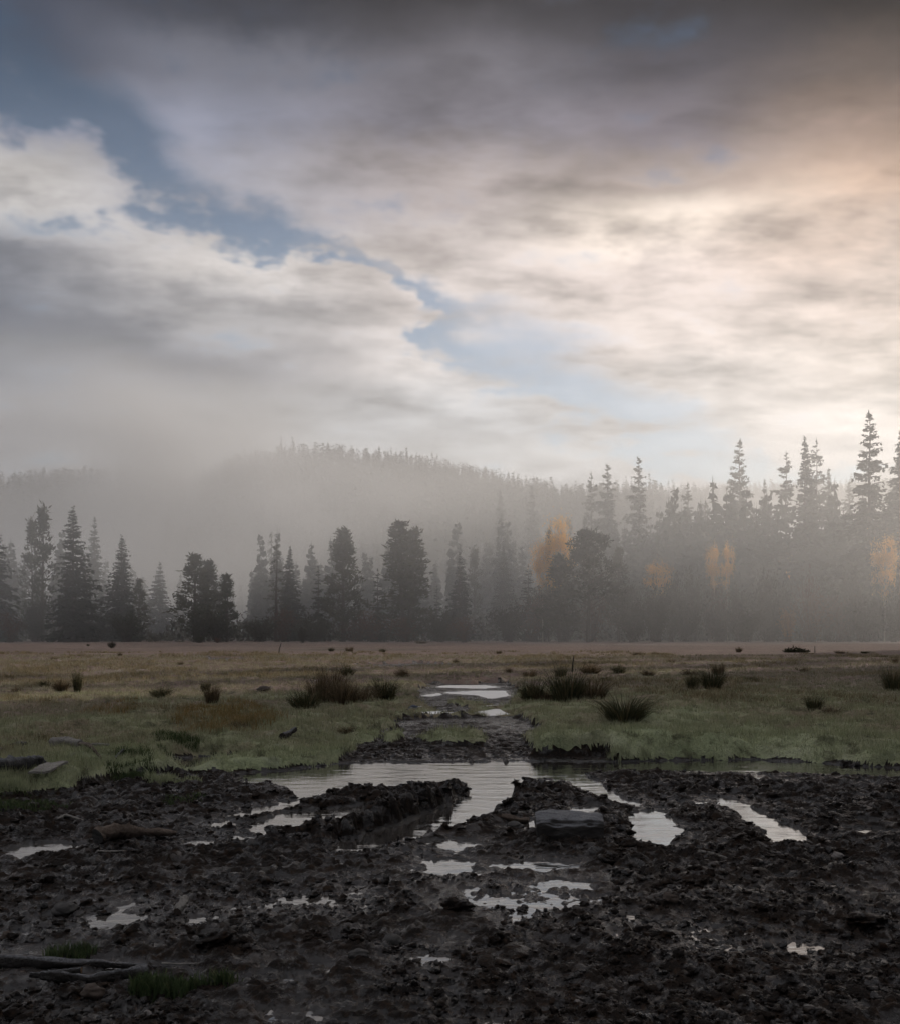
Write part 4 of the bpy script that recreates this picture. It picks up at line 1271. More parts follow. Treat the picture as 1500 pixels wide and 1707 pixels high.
grass_patch('green_grass', [(-20, 1350), (0, 1322), (60, 1316), (125, 1330), (70, 1346)], 420, 0.02, 0.05, M['green_grass'], 223, 5, 0.02)
grass_patch('green_grass', [(265, 1330), (285, 1318), (335, 1316), (342, 1326)], 120, 0.02, 0.045, M['green_grass'], 225, 5, 0.02)
grass_patch('green_grass', [(880, 1268), (960, 1258), (1100, 1256), (1240, 1255), (1380, 1262), (1520, 1270), (1520, 1284), (1390, 1276), (1240, 1270), (1100, 1272), (1000, 1272)], 2200, 0.03, 0.10, M['turf_blades'], 227, 6, 0.02)
grass_patch('green_grass', [(250, 1292), (380, 1282), (480, 1276), (580, 1266), (580, 1276), (480, 1288), (380, 1292), (260, 1300)], 900, 0.03, 0.09, M['turf_blades'], 229, 6, 0.02)
grass_patch('green_grass', [(75, 1573), (90, 1562), (145, 1560), (150, 1572)], 90, 0.03, 0.06, M['green_grass'], 221, 5, 0.012)


def rough_grass():
    r = np.random.default_rng(260)
    n = 42000
    y = np.exp(r.uniform(math.log(10.5), math.log(75), n)); x = r.uniform(-0.5, 0.5, n) * (y + 1.5)
    k = vnoise(x / 1.6, y / 2.4, 261) + 0.7 * vnoise(x / 5.0, y / 8.0, 262) + 0.4 * vnoise(x / 0.5, y / 0.5, 263)
    ok = (k > 0.16) & (vnoise(x / 9.0, y / 14.0, 264) > -0.25)
    x, y, k = x[ok], y[ok], k[ok]
    z, mud = terrain(x, y)
    g_ = (mud < 0.3) & (z > 0.03)
    x, y, z, k = x[g_], y[g_], z[g_], k[g_]
    per = 7
    i = np.repeat(np.arange(len(x)), per); m_ = len(i)
    j = r.normal(size=(m_, 2)) * 0.03 * (1 + y[i] / 40)[:, None]
    base = np.stack([x[i] + j[:, 0], y[i] + j[:, 1], z[i] - 0.01], 1)
    h = (0.04 + 0.10 * r.random(m_)) * (0.6 + 1.2 * np.clip(k[i] - 0.16, 0, 1)) * (1 + y[i] / 90)
    me = blade_obj('rough_grass', base, h, 0.007 + 0.0004 * y[i], r.normal(size=(m_, 2)) * 0.4 * h[:, None], np.clip(0.6 * r.random(len(x))[i] + 0.4 * r.random(m_), 0, 1), M['rough'], r, True)
    tag(obj('rough_grass', me), kind='stuff')


M['rough'] = mat_blades('rough_grass_blades', (0.07, 0.068, 0.032), (0.17, 0.135, 0.075), (0.33, 0.27, 0.17), 0.3)
rough_grass()


def tussock_mesh(seed, n, spread, mat):
    r = np.random.default_rng(seed)
    a = r.random(n) * 6.283; q = np.sqrt(r.random(n))
    base = np.stack([0.30 * q * np.cos(a), 0.30 * q * np.sin(a), np.full(n, -0.04)], 1)
    h = 0.45 + 0.55 * r.random(n) ** 0.8
    lean = np.stack([np.cos(a), np.sin(a)], 1) * (q * spread * (0.4 + 0.8 * r.random(n)))[:, None] + r.normal(size=(n, 2)) * 0.08
    h = h * (1 - 0.35 * q * spread) * (1 + 0.55 * np.sin(a * 2 + seed) * np.sin(a * 3.7 + 2 * seed) * 0.6)
    h = np.where(r.random(n) < 0.05, h * 1.3, h)
    return blade_obj('rush_tussock', base, h, np.full(n, 0.016), lean, np.clip(0.85 * r.random(n) ** 1.4, 0, 1), M[mat], r)


TUS = {'dark_a': tussock_mesh(231, 620, 0.60, 'rush'), 'dark_b': tussock_mesh(232, 560, 0.85, 'rush'), 'brown_a': tussock_mesh(233, 560, 0.60, 'rush_dry'), 'brown_b': tussock_mesh(234, 460, 0.8, 'rush_dry')}


def tussock(kind, px, base, w, h, label, group, seed):
    x, y = ground_pt(px, base, 0.10)
    z = ground_z(x, y)
    s = y / F
    o = obj('rush_tussock', TUS[kind])
    o.location = (x, y, z)
    o.rotation_euler = (0, 0, seed * 1.7)
    o.scale = (w * s / 0.95, w * s / 0.95, h * s * 1.45)
    return tag(o, label, 'tussock', group)


GT = 'rush tussocks on the meadow'
for i, (k, px, b, w, h, lab) in enumerate([
    ('dark_b', 508, 1190, 46, 32, 'dark low tussock at the left front of the large left clump'),
    ('brown_a', 536, 1180, 52, 48, 'tall brown tussock near the left end of the large left clump'),
    ('brown_b', 553, 1176, 40, 58, 'tallest brown tussock of the large left clump, with a spiky top'),
    ('brown_a', 572, 1183, 48, 40, 'brownish green tussock in the middle of the large left clump'),
    ('brown_b', 600, 1178, 48, 34, 'brown tussock right of the middle of the large left clump'),
    ('dark_a', 641, 1171, 44, 30, 'dark green tussock ending the large left clump on the right'),
    ('dark_a', 580, 1131, 24, 16, 'small dark tussock behind the large left clump'),
    ('brown_b', 671, 1130, 26, 15, 'small brown tussock behind the right end of the large left clump'),
    ('dark_a', 886, 1167, 44, 30, 'dark tussock at the left end of the large right clump'),
    ('brown_b', 910, 1168, 40, 22, 'low brown tussock between the two dark ones of the large right clump'),
    ('dark_a', 944, 1170, 62, 50, 'biggest dark tussock of the large right clump, below the thin stake'),
    ('brown_a', 985, 1169, 60, 32, 'brown tussock at the right end of the large right clump'),
    ('dark_b', 934, 1132, 20, 20, 'small dark tussock showing above the biggest tussock of the right clump'),
    ('brown_b', 882, 1131, 24, 14, 'small faded tussock behind the left end of the right clump'),
    ('brown_a', 984, 1129, 36, 14, 'small wide faded tussock behind the right end of the right clump'),
    ('dark_b', 1031, 1129, 22, 15, 'small upright tussock alone behind and right of the right clump'),
    ('dark_b', 1040, 1207, 78, 38, 'big dark bushy tussock nearest the pool on the right'),
    ('dark_a', 1154, 1154, 22, 24, 'left one of the two dark tussocks at the middle right'),
    ('dark_b', 1187, 1155, 38, 32, 'right and larger one of the two dark tussocks at the middle right'),
    ('brown_b', 1150, 1129, 30, 13, 'low faded tussock behind the two dark tussocks at the middle right'),
    ('brown_a', 1197, 1129, 22, 16, 'small upright faded tussock behind the larger middle right tussock'),
    ('dark_a', 1357, 1189, 28, 22, 'compact dark tussock alone at the right'),
    ('brown_b', 1390, 1196, 32, 13, 'low reddish tussock right of the compact dark tussock'),
    ('dark_a', 1490, 1159, 38, 34, 'tall dark tussock at the right edge of the meadow'),
    ('dark_a', 129, 1158, 16, 30, 'narrow tall dark tussock at the left'),
    ('brown_a', 102, 1158, 28, 17, 'brown tussock left of the narrow tall dark one'),
    ('dark_b', 74, 1154, 16, 12, 'small tussock left of the brown one at the left'),
    ('dark_b', 268, 1165, 32, 18, 'dark tussock midway between the left edge and the large left clump'),
    ('brown_a', 354, 1178, 28, 28, 'reddish brown tussock above the patch of orange grass'),
    ('dark_a', 343, 1155, 16, 18, 'small green tussock behind the reddish brown one'),
    ('brown_b', 1080, 1131, 22, 9, 'flat faded tussock right of the right clump'),
    ('brown_b', 395, 1218, 34, 12, 'low straw tussock in the patch of orange grass'),
    ('brown_b', 578, 1226, 30, 12, 'low straw tussock on the green bank above the pool'),
    ('dark_b', 528, 1232, 26, 12, 'low dark tussock on the green bank left of the straw one'),
]):
    tussock(k, px, b, w, h, lab, GT, i)
rt = random.Random(9)
smalls = sorted([(1231, 1088, 11, 8), (1061, 1094, 16, 6), (1092, 1093, 12, 5), (1118, 1109, 13, 8), (1400, 1090, 16, 5), (1441, 1090, 12, 4), (1492, 1109, 10, 10), (200, 1095, 8, 5), (553, 1087, 9, 6), (583, 1086, 14, 7), (638, 1088, 10, 6), (831, 1090, 10, 5), (702, 1074, 18, 4), (27, 1161, 16, 9), (848, 1122, 14, 9), (1010, 1141, 16, 8), (1250, 1141, 18, 8), (760, 1108, 12, 5), (300, 1110, 12, 5), (90, 1102, 12, 4), (430, 1132, 12, 6), (1340, 1122, 14, 6)])
for i, (px, b, w, h) in enumerate(smalls):
    tussock(rt.choice(['dark_b', 'brown_b', 'brown_a']), px, b, w, h, f'tiny rush tuft on the far meadow, {ORD[i + 1]} tiny tuft from the left', 'tiny rush tufts on the far meadow', i + 40)

# ------------------------------------------------------------------ loose clods of mud
def icosphere(sub):
    t = (1 + 5 ** 0.5) / 2
    V = [(-1, t, 0), (1, t, 0), (-1, -t, 0), (1, -t, 0), (0, -1, t), (0, 1, t), (0, -1, -t), (0, 1, -t), (t, 0, -1), (t, 0, 1), (-t, 0, -1), (-t, 0, 1)]
    T = [(0, 11, 5), (0, 5, 1), (0, 1, 7), (0, 7, 10), (0, 10, 11), (1, 5, 9), (5, 11, 4), (11, 10, 2), (10, 7, 6), (7, 1, 8), (3, 9, 4), (3, 4, 2), (3, 2, 6), (3, 6, 8), (3, 8, 9), (4, 9, 5), (2, 4, 11), (6, 2, 10), (8, 6, 7), (9, 8, 1)]
    V = [np.array(v) / np.linalg.norm(v) for v in V]
    for _ in range(sub):
        mid, T2 = {}, []
        def m(a, b):
            k = (min(a, b), max(a, b))
            if k not in mid:
                p = V[a] + V[b]; V.append(p / np.linalg.norm(p)); mid[k] = len(V) - 1
            return mid[k]
        for a, b, c in T:
            x, y, z = m(a, b), m(b, c), m(c, a)
            T2 += [(a, x, z), (b, y, x), (c, z, y), (x, y, z)]
        T = T2
    return np.array(V), np.array(T)


def rock_verts(V, seed, rough=0.5, f=1.2):
    k = 1 + rough * fbm(V[:, 0] * f + seed * 3.1, V[:, 1] * f + V[:, 2] * 1.7 * f + seed, 1.0, 3, seed)
    return V * k[:, None]


def scatter_clods():
    r = np.random.default_rng(300)
    for name, sub, n, s0, s1 in (('mud_clods', 1, 3000, 0.009, 0.027), ('mud_crumbs', 0, 12000, 0.005, 0.013)):
        V0, T0 = icosphere(sub)
        var = [rock_verts(V0, 310 + i, 1.3, 2.6) for i in range(8)]
        y = 1427.0 / (1427 / 12.5 + (1427 / 3.4 - 1427 / 12.5) * r.random(n * 2) ** 1.5)
        x = r.uniform(-0.48, 0.48, n * 2) * (y + 0.6)
        z, mud = terrain(x, y)
        dens = vnoise(x / 0.6, y / 0.6, 305) + 0.5 * vnoise(x / 0.2, y / 0.2, 306)
        ok = (mud > 0.6) & (z > -0.008) & (dens > -0.18)
        x, y, z = x[ok][:n], y[ok][:n], z[ok][:n]
        m = len(x)
        s = (s0 + (s1 - s0) * r.random(m) ** 2.2) * (0.75 + y / 20)
        sc = np.stack([s * r.uniform(0.8, 1.5, m), s * r.uniform(0.8, 1.4, m), s * r.uniform(0.5, 0.95, m)], 1)
        a = r.random(m) * 6.283
        pick = r.integers(0, 8, m)
        B = np.stack(var)[pick] * sc[:, None, :]
        c, sn = np.cos(a)[:, None], np.sin(a)[:, None]
        P = np.stack([B[:, :, 0] * c - B[:, :, 1] * sn + x[:, None], B[:, :, 0] * sn + B[:, :, 1] * c + y[:, None], B[:, :, 2] + (z + 0.05 * s)[:, None]], -1)
        T = (T0[None] + (np.arange(m) * len(V0))[:, None, None]).reshape(-1, 3)
        tag(obj(name, mesh_np(name, P.reshape(-1, 3), T, mat=M['mud'], smooth=True)), kind='stuff')



def ridge_clods():
    """broken lumps along the crests of the thrown-up mud"""
    r = np.random.default_rng(330)
    V0, T0 = icosphere(1)
    var = np.stack([rock_verts(V0, 340 + i, 1.4, 2.4) for i in range(8)])
    xs_, ys_ = [], []
    for rd in RIDGES:
        P = np.array([(*ground_pt(a, b, h), w) for a, b, w, h in rd])
        for (ax, ay, aw), (bx, by, bw) in zip(P[:-1], P[1:]):
            n = int(20 * math.hypot(bx - ax, by - ay) / 0.5) + 3
            t = r.random(n); w = aw + (bw - aw) * t
            xs_.append(ax + (bx - ax) * t + 0.5 * w * r.normal(size=n)); ys_.append(ay + (by - ay) * t + 0.5 * w * r.normal(size=n))
    x, y = np.concatenate(xs_), np.concatenate(ys_)
    z, mud = terrain(x, y)
    ok = (mud > 0.6) & (z > 0.0)
    x, y, z = x[ok], y[ok], z[ok]
    m = len(x)
    s_ = 0.009 + 0.024 * r.random(m) ** 2.5
    sc = np.stack([s_ * r.uniform(0.8, 1.4, m), s_ * r.uniform(0.8, 1.4, m), s_ * r.uniform(0.6, 1.0, m)], 1)
    B = var[r.integers(0, 8, m)] * sc[:, None, :]
    a = r.random(m) * 6.283
    c, sn = np.cos(a)[:, None], np.sin(a)[:, None]
    P = np.stack([B[:, :, 0] * c - B[:, :, 1] * sn + x[:, None], B[:, :, 0] * sn + B[:, :, 1] * c + y[:, None], B[:, :, 2] + (z + 0.02 * s_)[:, None]], -1)
    T = (T0[None] + (np.arange(m) * len(V0))[:, None, None]).reshape(-1, 3)
    tag(obj('ridge_clods', mesh_np('ridge_clods', P.reshape(-1, 3), T, mat=M['mud'])), kind='stuff')


scatter_clods()
ridge_clods()

# ------------------------------------------------------------------ stones and single large clods
M['stone'] = mat_plain('grey_stone', (0.035, 0.032, 0.029), 0.7, 0.3, 9, 0.35)
M['pale_stone'] = mat_plain('pale_stone', (0.13, 0.115, 0.105), 0.7, 0.3, 9, 0.3)
M['brown_stone'] = mat_plain('brown_stone', (0.048, 0.034, 0.025), 0.75, 0.3, 9, 0.35)
V3, T3 = icosphere(3)
ROCKS = {}
for nm, rough in (('stone', 0.45), ('pale_stone', 0.45), ('brown_stone', 0.5), ('mud', 1.0)):
    ROCKS[nm] = [mesh_np('rock', rock_verts(V3, 500 + 7 * i + len(nm), rough, 1.1 if nm != 'mud' else 1.8), T3, mat=M[nm]) for i in range(3)]


def rock(kind, px, py, w, h, name, label, seed):
    x, y = ground_pt(px, py, 0.03)
    s = y / F
    z = max(ground_z(x, y), 0.0)
    o = obj(name, ROCKS[kind][seed % 3])
    o.location = (x, y, z + h * s * 0.16)
    o.rotation_euler = (0, 0, seed * 2.1)
    o.scale = (w * s * 0.5, w * s * 0.42, h * s * 0.62)
    return tag(o, label, 'clod' if kind == 'mud' else 'stone')


for i, (k, px, py, w, h, nm, lab) in enumerate([
    ('brown_stone', 153, 1655, 42, 20, 'stone', 'brown stone below the dark logs at the bottom left'),
    ('pale_stone', 246, 1692, 17, 12, 'stone', 'pale stone at the bottom edge below the grass patch'),
    ('stone', 106, 1516, 38, 18, 'stone', 'grey brown stone left of the small puddle at the left'),
    ('brown_stone', 12, 1556, 26, 14, 'stone', 'reddish brown stone at the left edge above the long log'),
    ('stone', 257, 1420, 13, 15, 'stone', 'small grey stone standing below the forked log'),
    ('stone', 653, 1567, 34, 17, 'stone', 'round dark stone left of centre in the near mud'),
    ('stone', 599, 1596, 36, 18, 'stone', 'dark stone just left of and below the round dark stone'),
    ('stone', 908, 1651, 18, 10, 'stone', 'flat grey stone in the near mud below the large dark clod'),
    ('pale_stone', 962, 1668, 17, 7, 'stone', 'small pale stone right of the flat grey stone'),
    ('brown_stone', 1115, 1506, 30, 16, 'stone', 'brownish stone right of the large near puddle'),
    ('stone', 1281, 1575, 20, 14, 'stone', 'dark stone beside the two thin puddles at the lower right'),
    ('pale_stone', 1396, 1434, 22, 9, 'stone', 'pale stone lying in the mud at the right'),
    ('pale_stone', 664, 1424, 17, 9, 'stone', 'pinkish stone at the foot of the middle mound'),
    ('stone', 858, 1372, 30, 12, 'stone', 'grey stone left of the square timber block'),
    ('pale_stone', 843, 1266, 9, 8, 'stone', 'small pale stone at the far rim of the pool, right one'),
    ('pale_stone', 785, 1266, 8, 7, 'stone', 'small pale stone at the far rim of the pool, left one'),
    ('stone', 711, 1193, 8, 6, 'stone', 'small dark stone standing in the meadow puddle beside the bird'),
    ('stone', 784, 1217, 14, 7, 'stone', 'dark stone on the bare track above the pool'),
    ('pale_stone', 862, 1226, 10, 5, 'stone', 'pale stone at the right of the bare track above the pool'),
    ('brown_stone', 442, 1162, 30, 12, 'stone', 'flat dark boulder on the meadow left of the large left clump'),
    ('mud', 842, 1594, 96, 24, 'mud_clod', 'large dark flat clod below the round dark stone, centre'),
    ('mud', 757, 1514, 50, 24, 'mud_clod', 'dark clod at the left end of the large near puddle'),
    ('mud', 360, 1572, 66, 28, 'mud_clod', 'dark pointed clod above the near grass patch'),
    ('mud', 870, 1508, 20, 9, 'mud_clod', 'small clod standing in the large near puddle, left one'),
    ('mud', 972, 1507, 16, 8, 'mud_clod', 'small clod standing in the large near puddle, right one'),
    ('mud', 400, 1542, 40, 16, 'mud_clod', 'rounded clod right of the small leftmost puddles'),
    ('mud', 1010, 1432, 34, 16, 'mud_clod', 'dark clod below the square timber block'),
    ('mud', 1440, 1545, 60, 18, 'mud_clod', 'broad dark clod at the lower right'),
]):
    rock(k, px, py, w, h, nm, lab, i)

# ------------------------------------------------------------------ wood lying about
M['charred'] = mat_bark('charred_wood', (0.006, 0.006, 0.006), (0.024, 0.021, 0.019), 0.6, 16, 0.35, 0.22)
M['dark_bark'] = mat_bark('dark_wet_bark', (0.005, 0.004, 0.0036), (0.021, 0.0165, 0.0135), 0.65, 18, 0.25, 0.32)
M['grey_wood'] = mat_bark('weathered_wood', (0.11, 0.098, 0.086), (0.30, 0.28, 0.25), 0.8, 22)
M['brown_wood'] = mat_bark('brown_wood', (0.045, 0.033, 0.025), (0.150, 0.112, 0.086), 0.75, 22)
M['cut_wood'] = mat_bark('cut_wood', (0.110, 0.060, 0.030), (0.250, 0.150, 0.080), 0.8, 30)


def log(name, label, pts, mat, cut=None, cat='log', sides=12, lift=0.8, wob=0.30, seed=1):
    """pts = (column, row of the foot, radius in px [, extra height in px])"""
    r = np.random.default_rng(seed)
    P, R = [], []
    for q in pts:
        x, y = ground_pt(q[0], q[1], 0.05)
        rad = q[2] * y / F
        P.append(np.array([x, y, max(ground_z(x, y), 0.0) + rad * lift + (q[3] * y / F if len(q) > 3 else 0)]))
        R.append(rad)
    P = np.array(P)
    # even the line out so that it does not follow every clod
    n = max(14, 9 * (len(P) - 1))
    t = np.linspace(0, len(P) - 1, n)
    C = np.stack([np.interp(t, range(len(P)), P[:, i]) for i in range(3)], 1)
    for _ in range(2):
        C[1:-1] = 0.25 * C[:-2] + 0.5 * C[1:-1] + 0.25 * C[2:]
    RR = np.interp(t, range(len(P)), R) * (1 + 0.10 * r.normal(size=n))
    org = C.mean(0)
    V, Q = tube(C - org, RR, sides, 0.06, r)
    V = np.array(V); ax = np.repeat(C - org, sides, 0); dv = V - ax
    sc_ = RR.mean()
    gx = np.repeat(np.linspace(0, n * 0.35, n), sides); ga = np.tile(np.arange(sides) * 6.283 / sides, n)
    kk = 1 + wob * 2.0 * (fbm(gx * 0.6 + seed * 5, np.cos(ga) * 1.2 + seed, 0.9, 3, seed) + 0.6 * fbm(gx * 0.25, ga * 2.2, 0.8, 2, seed + 3))
    V = list(ax + dv * kk[:, None])
    me_p = [(V, Q)]
    # blunt ends
    V = list(V); Q = list(Q)
    ends = []
    for e, ring in ((0, list(range(sides))), (1, list(range(len(V) - sides, len(V))))):
        ends.append([V[i] for i in ring])
    def cap(ring, flip, inset=0.0):
        c = sum(ring) / len(ring)
        vv = ring + [c]
        ff = [(i, (i + 1) % sides, sides) for i in range(sides)]
        return vv, [f[::-1] for f in ff] if flip else ff
    o = obj(name, tubes_mesh(name, [(V, Q)], M[mat]), None, org)
    for i, e in enumerate(ends):
        v, f = cap(e, i == 0)
        k = cut if (cut and i == CUT_SIDE.get(label, 1)) else None
        c = obj('cut_end' if k else 'log_end', mesh_np('log_end', np.array(v), np.array(f), smooth=False, mat=M[k or mat]), o)
    return tag(o, label, cat)


CUT_SIDE = {'tapering brown log in the mud with a dark cut end and thin branch': 0, 'short pale wooden stub standing in the mud at the left': 0}
log('log', 'long dark log with a rim light painted on its top edge at the bottom left', [(-120, 1588, 9), (0, 1591, 8.5), (110, 1596, 8), (210, 1599, 6), (285, 1599, 2.5)], 'dark_bark', seed=1)
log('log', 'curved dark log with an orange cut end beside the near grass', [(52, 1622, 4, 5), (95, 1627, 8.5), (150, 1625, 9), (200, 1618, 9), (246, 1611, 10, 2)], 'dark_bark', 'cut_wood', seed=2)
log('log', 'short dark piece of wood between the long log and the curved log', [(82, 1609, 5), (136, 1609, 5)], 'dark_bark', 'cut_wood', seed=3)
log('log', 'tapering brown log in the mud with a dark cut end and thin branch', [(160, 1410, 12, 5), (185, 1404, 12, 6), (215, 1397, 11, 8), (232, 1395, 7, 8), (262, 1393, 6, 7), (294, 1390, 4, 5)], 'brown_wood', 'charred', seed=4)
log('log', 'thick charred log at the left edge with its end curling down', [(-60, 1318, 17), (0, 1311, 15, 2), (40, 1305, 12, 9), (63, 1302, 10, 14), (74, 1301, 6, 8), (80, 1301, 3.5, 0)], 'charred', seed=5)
log('log', 'pale grey log lying in the grass at the left', [(86, 1266, 7, 9), (112, 1268, 7, 8), (134, 1271, 6, 5)], 'grey_wood', seed=6)
log('branch', 'thin brown branch sloping down from the pale grey log', [(134, 1272, 4, 9), (150, 1278, 3.5, 7), (170, 1283, 3, 4)], 'brown_wood', cat='branch', seed=7, sides=8)
log('branch', 'thin pale stick pointing right from the pale grey log', [(140, 1270, 2.6, 8), (160, 1272, 2.4, 6), (182, 1272, 2, 5)], 'grey_wood', cat='branch', seed=8, sides=8)
log('branch', 'thin grey stick in the grass between the charred log and the pale log', [(86, 1287, 3), (105, 1286, 3), (124, 1284, 2)], 'grey_wood', cat='branch', seed=9, sides=8)
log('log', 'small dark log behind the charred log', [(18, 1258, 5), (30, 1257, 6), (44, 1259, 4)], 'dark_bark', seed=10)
log('branch', 'long pale stick at the left edge behind the charred log', [(-30, 1262, 2.5), (10, 1262, 2.5), (52, 1264, 2)], 'grey_wood', cat='branch', seed=11, sides=8)
log('branch', 'thin dark curved stick in the grass right of the pale log', [(176, 1290, 2), (190, 1284, 2.2, 3), (206, 1279, 2, 5)], 'dark_bark', cat='branch', seed=12, sides=8)
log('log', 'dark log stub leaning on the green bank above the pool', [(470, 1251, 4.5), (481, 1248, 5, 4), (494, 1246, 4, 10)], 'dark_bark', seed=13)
log('log', 'short pale wooden stub standing in the mud at the left', [(296, 1512, 7), (302, 1506, 7, 6), (309, 1500, 6.5, 10)], 'grey_wood', 'brown_wood', seed=14)
log('log', 'short brown log piece left of the square timber block', [(836, 1362, 4.5), (858, 1361, 5), (881, 1361, 4.5)], 'brown_wood', seed=15)
log('branch', 'thin pale stick lying in the mud at the right', [(1164, 1422, 2.4), (1188, 1420, 3), (1212, 1422, 2)], 'grey_wood', cat='branch', seed=16, sides=8)
log('branch', 'thin pale twig at the right edge of the mud', [(1452, 1484, 1.5, 2), (1480, 1484, 1.6, 2), (1540, 1487, 1.4, 2)], 'grey_wood', cat='branch', seed=17, sides=6)
log('branch', 'thin dark twig in the mud above the tapering brown log', [(96, 1366, 2), (110, 1362, 2.4, 2), (140, 1368, 1.6)], 'grey_wood', cat='branch', seed=18, sides=6)
log('branch', 'thin pale splinter in the mud below the tapering brown log', [(162, 1424, 2), (185, 1420, 2.2), (206, 1421, 1.5)], 'grey_wood', cat='branch', seed=19, sides=6)
log('branch', 'thin pale twig running right from the long dark log', [(270, 1592, 1.6, 2), (300, 1594, 1.5, 2), (335, 1594, 1.2)], 'grey_wood', cat='branch', seed=20, sides=6)

# flat board by the charred log
def board():
    x0, y0 = ground_pt(52, 1306, 0.1); x1, y1 = ground_pt(90, 1305, 0.1)
    c = np.array([(x0 + x1) / 2, y0 + 0.14, 0.0]); c[2] = ground_z(c[0], c[1]) + 0.035
    a = np.array([(x1 - x0), 0.02, 0.01]); b = np.array([0.05, 0.28, 0.05]); n_ = np.array([0, 0, 0.02])
    V = []
    for s_ in (-0.5, 0.5):
        for i in range(5):
            for j in range(4):
                u, v = i / 4 - 0.5, j / 3 - 0.5
                V.append(a * (u + 0.05 * math.sin(j * 2.3) * (i in (0, 4))) + b * v + n_ * s_ + np.array([0, 0, 0.006 * math.sin(i * 1.7 + j)]))
    Q = []
    for k in (0, 20):
        for i in range(4):
            for j in range(3):
                q = [k + i * 4 + j, k + (i + 1) * 4 + j, k + (i + 1) * 4 + j + 1, k + i * 4 + j + 1]
                Q.append(q if k else q[::-1])
    rim = [i * 4 for i in range(5)] + [16 + j for j in (1, 2, 3)] + [i * 4 + 3 for i in (3, 2, 1, 0)] + [2, 1]
    for p, q in zip(rim, rim[1:] + rim[:1]): Q.append([p, q, q + 20, p + 20])
    tag(obj('board', mesh_np('board', np.array(V), np.array(Q), smooth=False, mat=M['grey_wood']), None, tuple(c)), 'flat grey board lying on the grass in front of the charred log', 'board')


board()


# the squared timber block half sunk between the ruts
def timber_block():
    rng = np.random.default_rng(3)
    prof = [(-0.005, -0.05), (-0.015, 0.02), (-0.012, 0.06), (-0.006, 0.085), (0.004, 0.105), (0.03, 0.122), (0.07, 0.133), (0.12, 0.142), (0.17, 0.147), (0.22, 0.148), (0.27, 0.143), (0.315, 0.132), (0.345, 0.11), (0.355, 0.06), (0.35, -0.05)]
    pr = []
    for (a, b), (c, d) in zip(prof[:-1], prof[1:]):
        for k in range(3): pr.append((a + (c - a) * k / 3, b + (d - b) * k / 3))
    pr.append(prof[-1]); pr = np.array(pr)
    nx, m = 46, len(pr)
    xs_ = np.linspace(-0.225, 0.225, nx)
    V = np.zeros((nx, m, 3))
    for i, x in enumerate(xs_):
        e = abs(x) / 0.225
        sh = 1 - 0.10 * max(0, e - 0.85) / 0.15
        slant = 0.05 * (pr[:, 1] - 0.1) * (-1 if x < 0 else 0.4) * max(0, e - 0.7) * 6
        V[i, :, 0] = x + slant
        V[i, :, 1] = 0.17 + (pr[:, 0] - 0.17) * sh
        V[i, :, 2] = pr[:, 1] * (sh if sh < 1 else 1)
    vx, vy = V[:, :, 0].ravel(), (V[:, :, 1] + V[:, :, 2] * 1.3).ravel()
    g = 0.010 * fbm(vx * 0.25, vy * 1.0, 0.05, 4, 71, 0.6) + 0.030 * fbm(vx, vy, 0.16, 3, 75)
    V[:, :, 2] += g.reshape(nx, m)
    V[:, :, 1] -= 0.8 * g.reshape(nx, m)
    i = np.arange(nx - 1)[:, None] * m + np.arange(m - 1)[None, :]
    Q = np.stack([i, i + 1, i + m + 1, i + m], -1).reshape(-1, 4)[:, ::-1]
    x, y = ground_pt(950, 1408, 0.0)
    o = obj('timber_block', mesh_np('timber_block', V.reshape(-1, 3), Q, mat=M['block']), None, (x, y, max(ground_z(x, y), 0) - 0.012))
    o.rotation_euler = (0, 0, math.radians(-3))
    for e in (0, nx - 1):
        ring = V[e]
        c = ring.mean(0) + np.array([-0.012 if e == 0 else 0.012, 0, 0])
        vv = np.concatenate([ring, c[None]])
        ff = np.array([(k, k + 1, m) for k in range(m - 1)])
        obj('block_end', mesh_np('block_end', vv, ff if e == 0 else ff[:, ::-1], mat=M['charred']), o)
    tag(o, 'squared dark timber block with a grey frosted top, sunk between the ruts', 'timber')


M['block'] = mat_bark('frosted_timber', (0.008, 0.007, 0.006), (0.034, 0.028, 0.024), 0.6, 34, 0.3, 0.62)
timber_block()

# stakes out on the meadow
def stake(px, foot, top, lean, rad, label):
    x, y = ground_pt(px, foot, 0.12)
    s = y / F
    z = ground_z(x, y)
    h = (foot - top) * s
    V, Q = tube([(0, 0, -0.05), (lean * s * 0.3, 0, h * 0.45), (lean * s, 0, h)], [rad * s, rad * s * 0.9, rad * s * 0.6], 7)
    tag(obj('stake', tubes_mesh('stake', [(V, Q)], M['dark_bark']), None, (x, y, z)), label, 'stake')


stake(953, 1124, 1096, 3, 1.3, 'thin dark upright stake behind the big right tussock')
stake(465, 1090, 1073, 4, 1.0, 'thin bent stake out on the far meadow at the left')
stake(1358, 1088, 1077, 0, 0.8, 'thin short stake beside the brush heap on the far meadow')

# heap of brush on the far meadow
def brush_heap():
    f = Foliage(611); r = f.r
    n = 420
    a = r.random(n) * 6.283; q = np.sqrt(r.random(n))
    p = np.stack([0.85 * q * np.cos(a), 0.5 * q * np.sin(a), 0.34 * (1 - q ** 2) * r.random(n)], 1)
    f.kites(p, r.normal(size=(n, 3)) * np.array([1, 1, 0.5]), 0.30, 0.05 + 0.09 * r.random(n), r.random(n) * 0.5)
    x, y = ground_pt(1327, 1086, 0.2)
    tag(obj('brush_heap', f.mesh('brush_heap', M['alder']), None, (x, y, ground_z(x, y))), 'low dark heap of brush on the far meadow at the right', 'brush heap')


brush_heap()

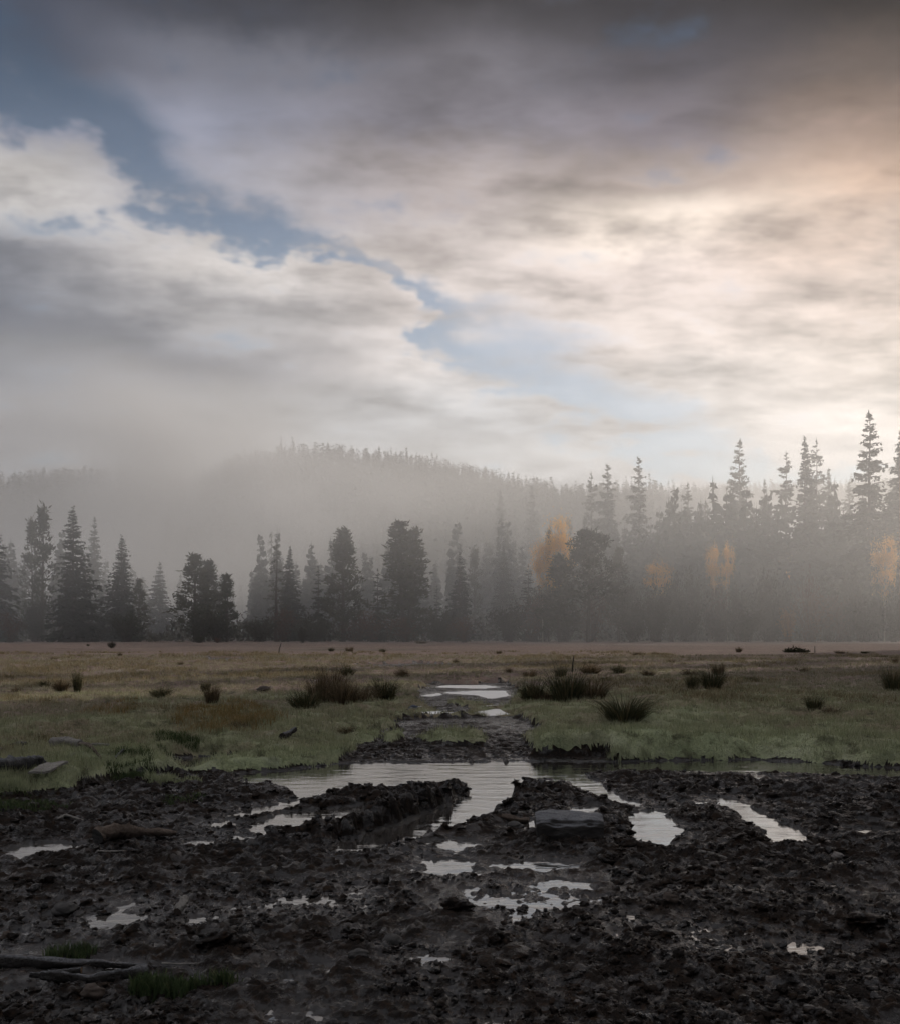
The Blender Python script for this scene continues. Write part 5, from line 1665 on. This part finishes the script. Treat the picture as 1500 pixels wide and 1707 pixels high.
# ------------------------------------------------------------------ bird at the meadow puddle
def bird():
    M['slate'] = mat_plain('slate_feathers', (0.075, 0.085, 0.115), 0.6, 0.3, 60, 0.3)
    M['white_feathers'] = mat_plain('white_feathers', (0.62, 0.60, 0.57), 0.7, 0.2, 60, 0.1)
    M['bird_leg'] = mat_plain('bird_leg', (0.30, 0.13, 0.08), 0.6, 0.3, 60, 0.1)
    x, y = ground_pt(689, 1190, 0.03)
    z = max(ground_z(x, y), 0.0)
    # spine from beak side (left, bent down) to rump and tail (right)
    sp = [(-0.088, 0.062, 0.012), (-0.078, 0.075, 0.022), (-0.062, 0.086, 0.024), (-0.045, 0.092, 0.022), (-0.025, 0.098, 0.032), (0.0, 0.100, 0.040), (0.025, 0.098, 0.038), (0.048, 0.096, 0.028), (0.066, 0.098, 0.017), (0.08, 0.101, 0.010)]
    sides = 14
    V = []
    for (px_, pz, rr) in sp:
        for j in range(sides):
            th = 2 * math.pi * j / sides
            V.append((px_, rr * 0.9 * math.cos(th), pz + rr * math.sin(th)))
    Q, mi = [], []
    for k in range(len(sp) - 1):
        for j in range(sides):
            Q.append((k * sides + j, k * sides + (j + 1) % sides, (k + 1) * sides + (j + 1) % sides, (k + 1) * sides + j))
            mi.append(0 if math.sin(2 * math.pi * (j + 0.5) / sides) > -0.15 else 1)
    me = mesh_np('bird', np.array(V), np.array(Q), mat=M['slate'])
    me.materials.append(M['white_feathers'])
    me.polygons.foreach_set('material_index', np.array(mi, np.int32))
    o = obj('bird', me, None, (x, y, z))
    v, q = tube([(-0.086, 0, 0.062), (-0.118, 0, 0.050)], [0.006, 0.001], 6)
    obj('beak', tubes_mesh('beak', [(v, q)], M['charred']), o)
    tv = np.array([(0.06, -0.012, 0.104), (0.06, 0.012, 0.104), (0.15, 0.016, 0.114), (0.15, -0.016, 0.114), (0.06, -0.012, 0.096), (0.06, 0.012, 0.096), (0.15, 0.016, 0.109), (0.15, -0.016, 0.109)])
    obj('tail', mesh_np('tail', tv, [(0, 1, 2, 3), (7, 6, 5, 4), (0, 4, 5, 1), (1, 5, 6, 2), (2, 6, 7, 3), (3, 7, 4, 0)], smooth=False, mat=M['white_feathers']), o)
    for s_ in (-1, 1):
        v, q = tube([(0.005, s_ * 0.014, 0.070), (0.012, s_ * 0.015, 0.034), (0.002, s_ * 0.016, -0.004)], [0.0045, 0.003, 0.003], 6)
        obj('leg', tubes_mesh('leg', [(v, q)], M['bird_leg']), o)
    for s_ in (-1, 1):
        wv = [(-0.03, s_ * 0.030, 0.108), (0.0, s_ * 0.039, 0.112), (0.04, s_ * 0.034, 0.110), (0.09, s_ * 0.010, 0.104), (0.04, s_ * 0.037, 0.092), (0.0, s_ * 0.041, 0.090)]
        wv2 = [(a, b * 0.8, c) for a, b, c in wv]
        fcs = [(0, 1, 5, 5), (1, 2, 4, 5), (2, 3, 4, 4)]
        T = [(0, 1, 5), (1, 2, 4), (1, 4, 5), (2, 3, 4), (6, 11, 7), (7, 10, 8), (7, 11, 10), (8, 10, 9)]
        obj('wing', mesh_np('wing', np.array(wv + wv2), np.array(T), mat=M['slate']), o)
    tag(o, 'small slate and white bird at the edge of the meadow puddle', 'bird')


bird()
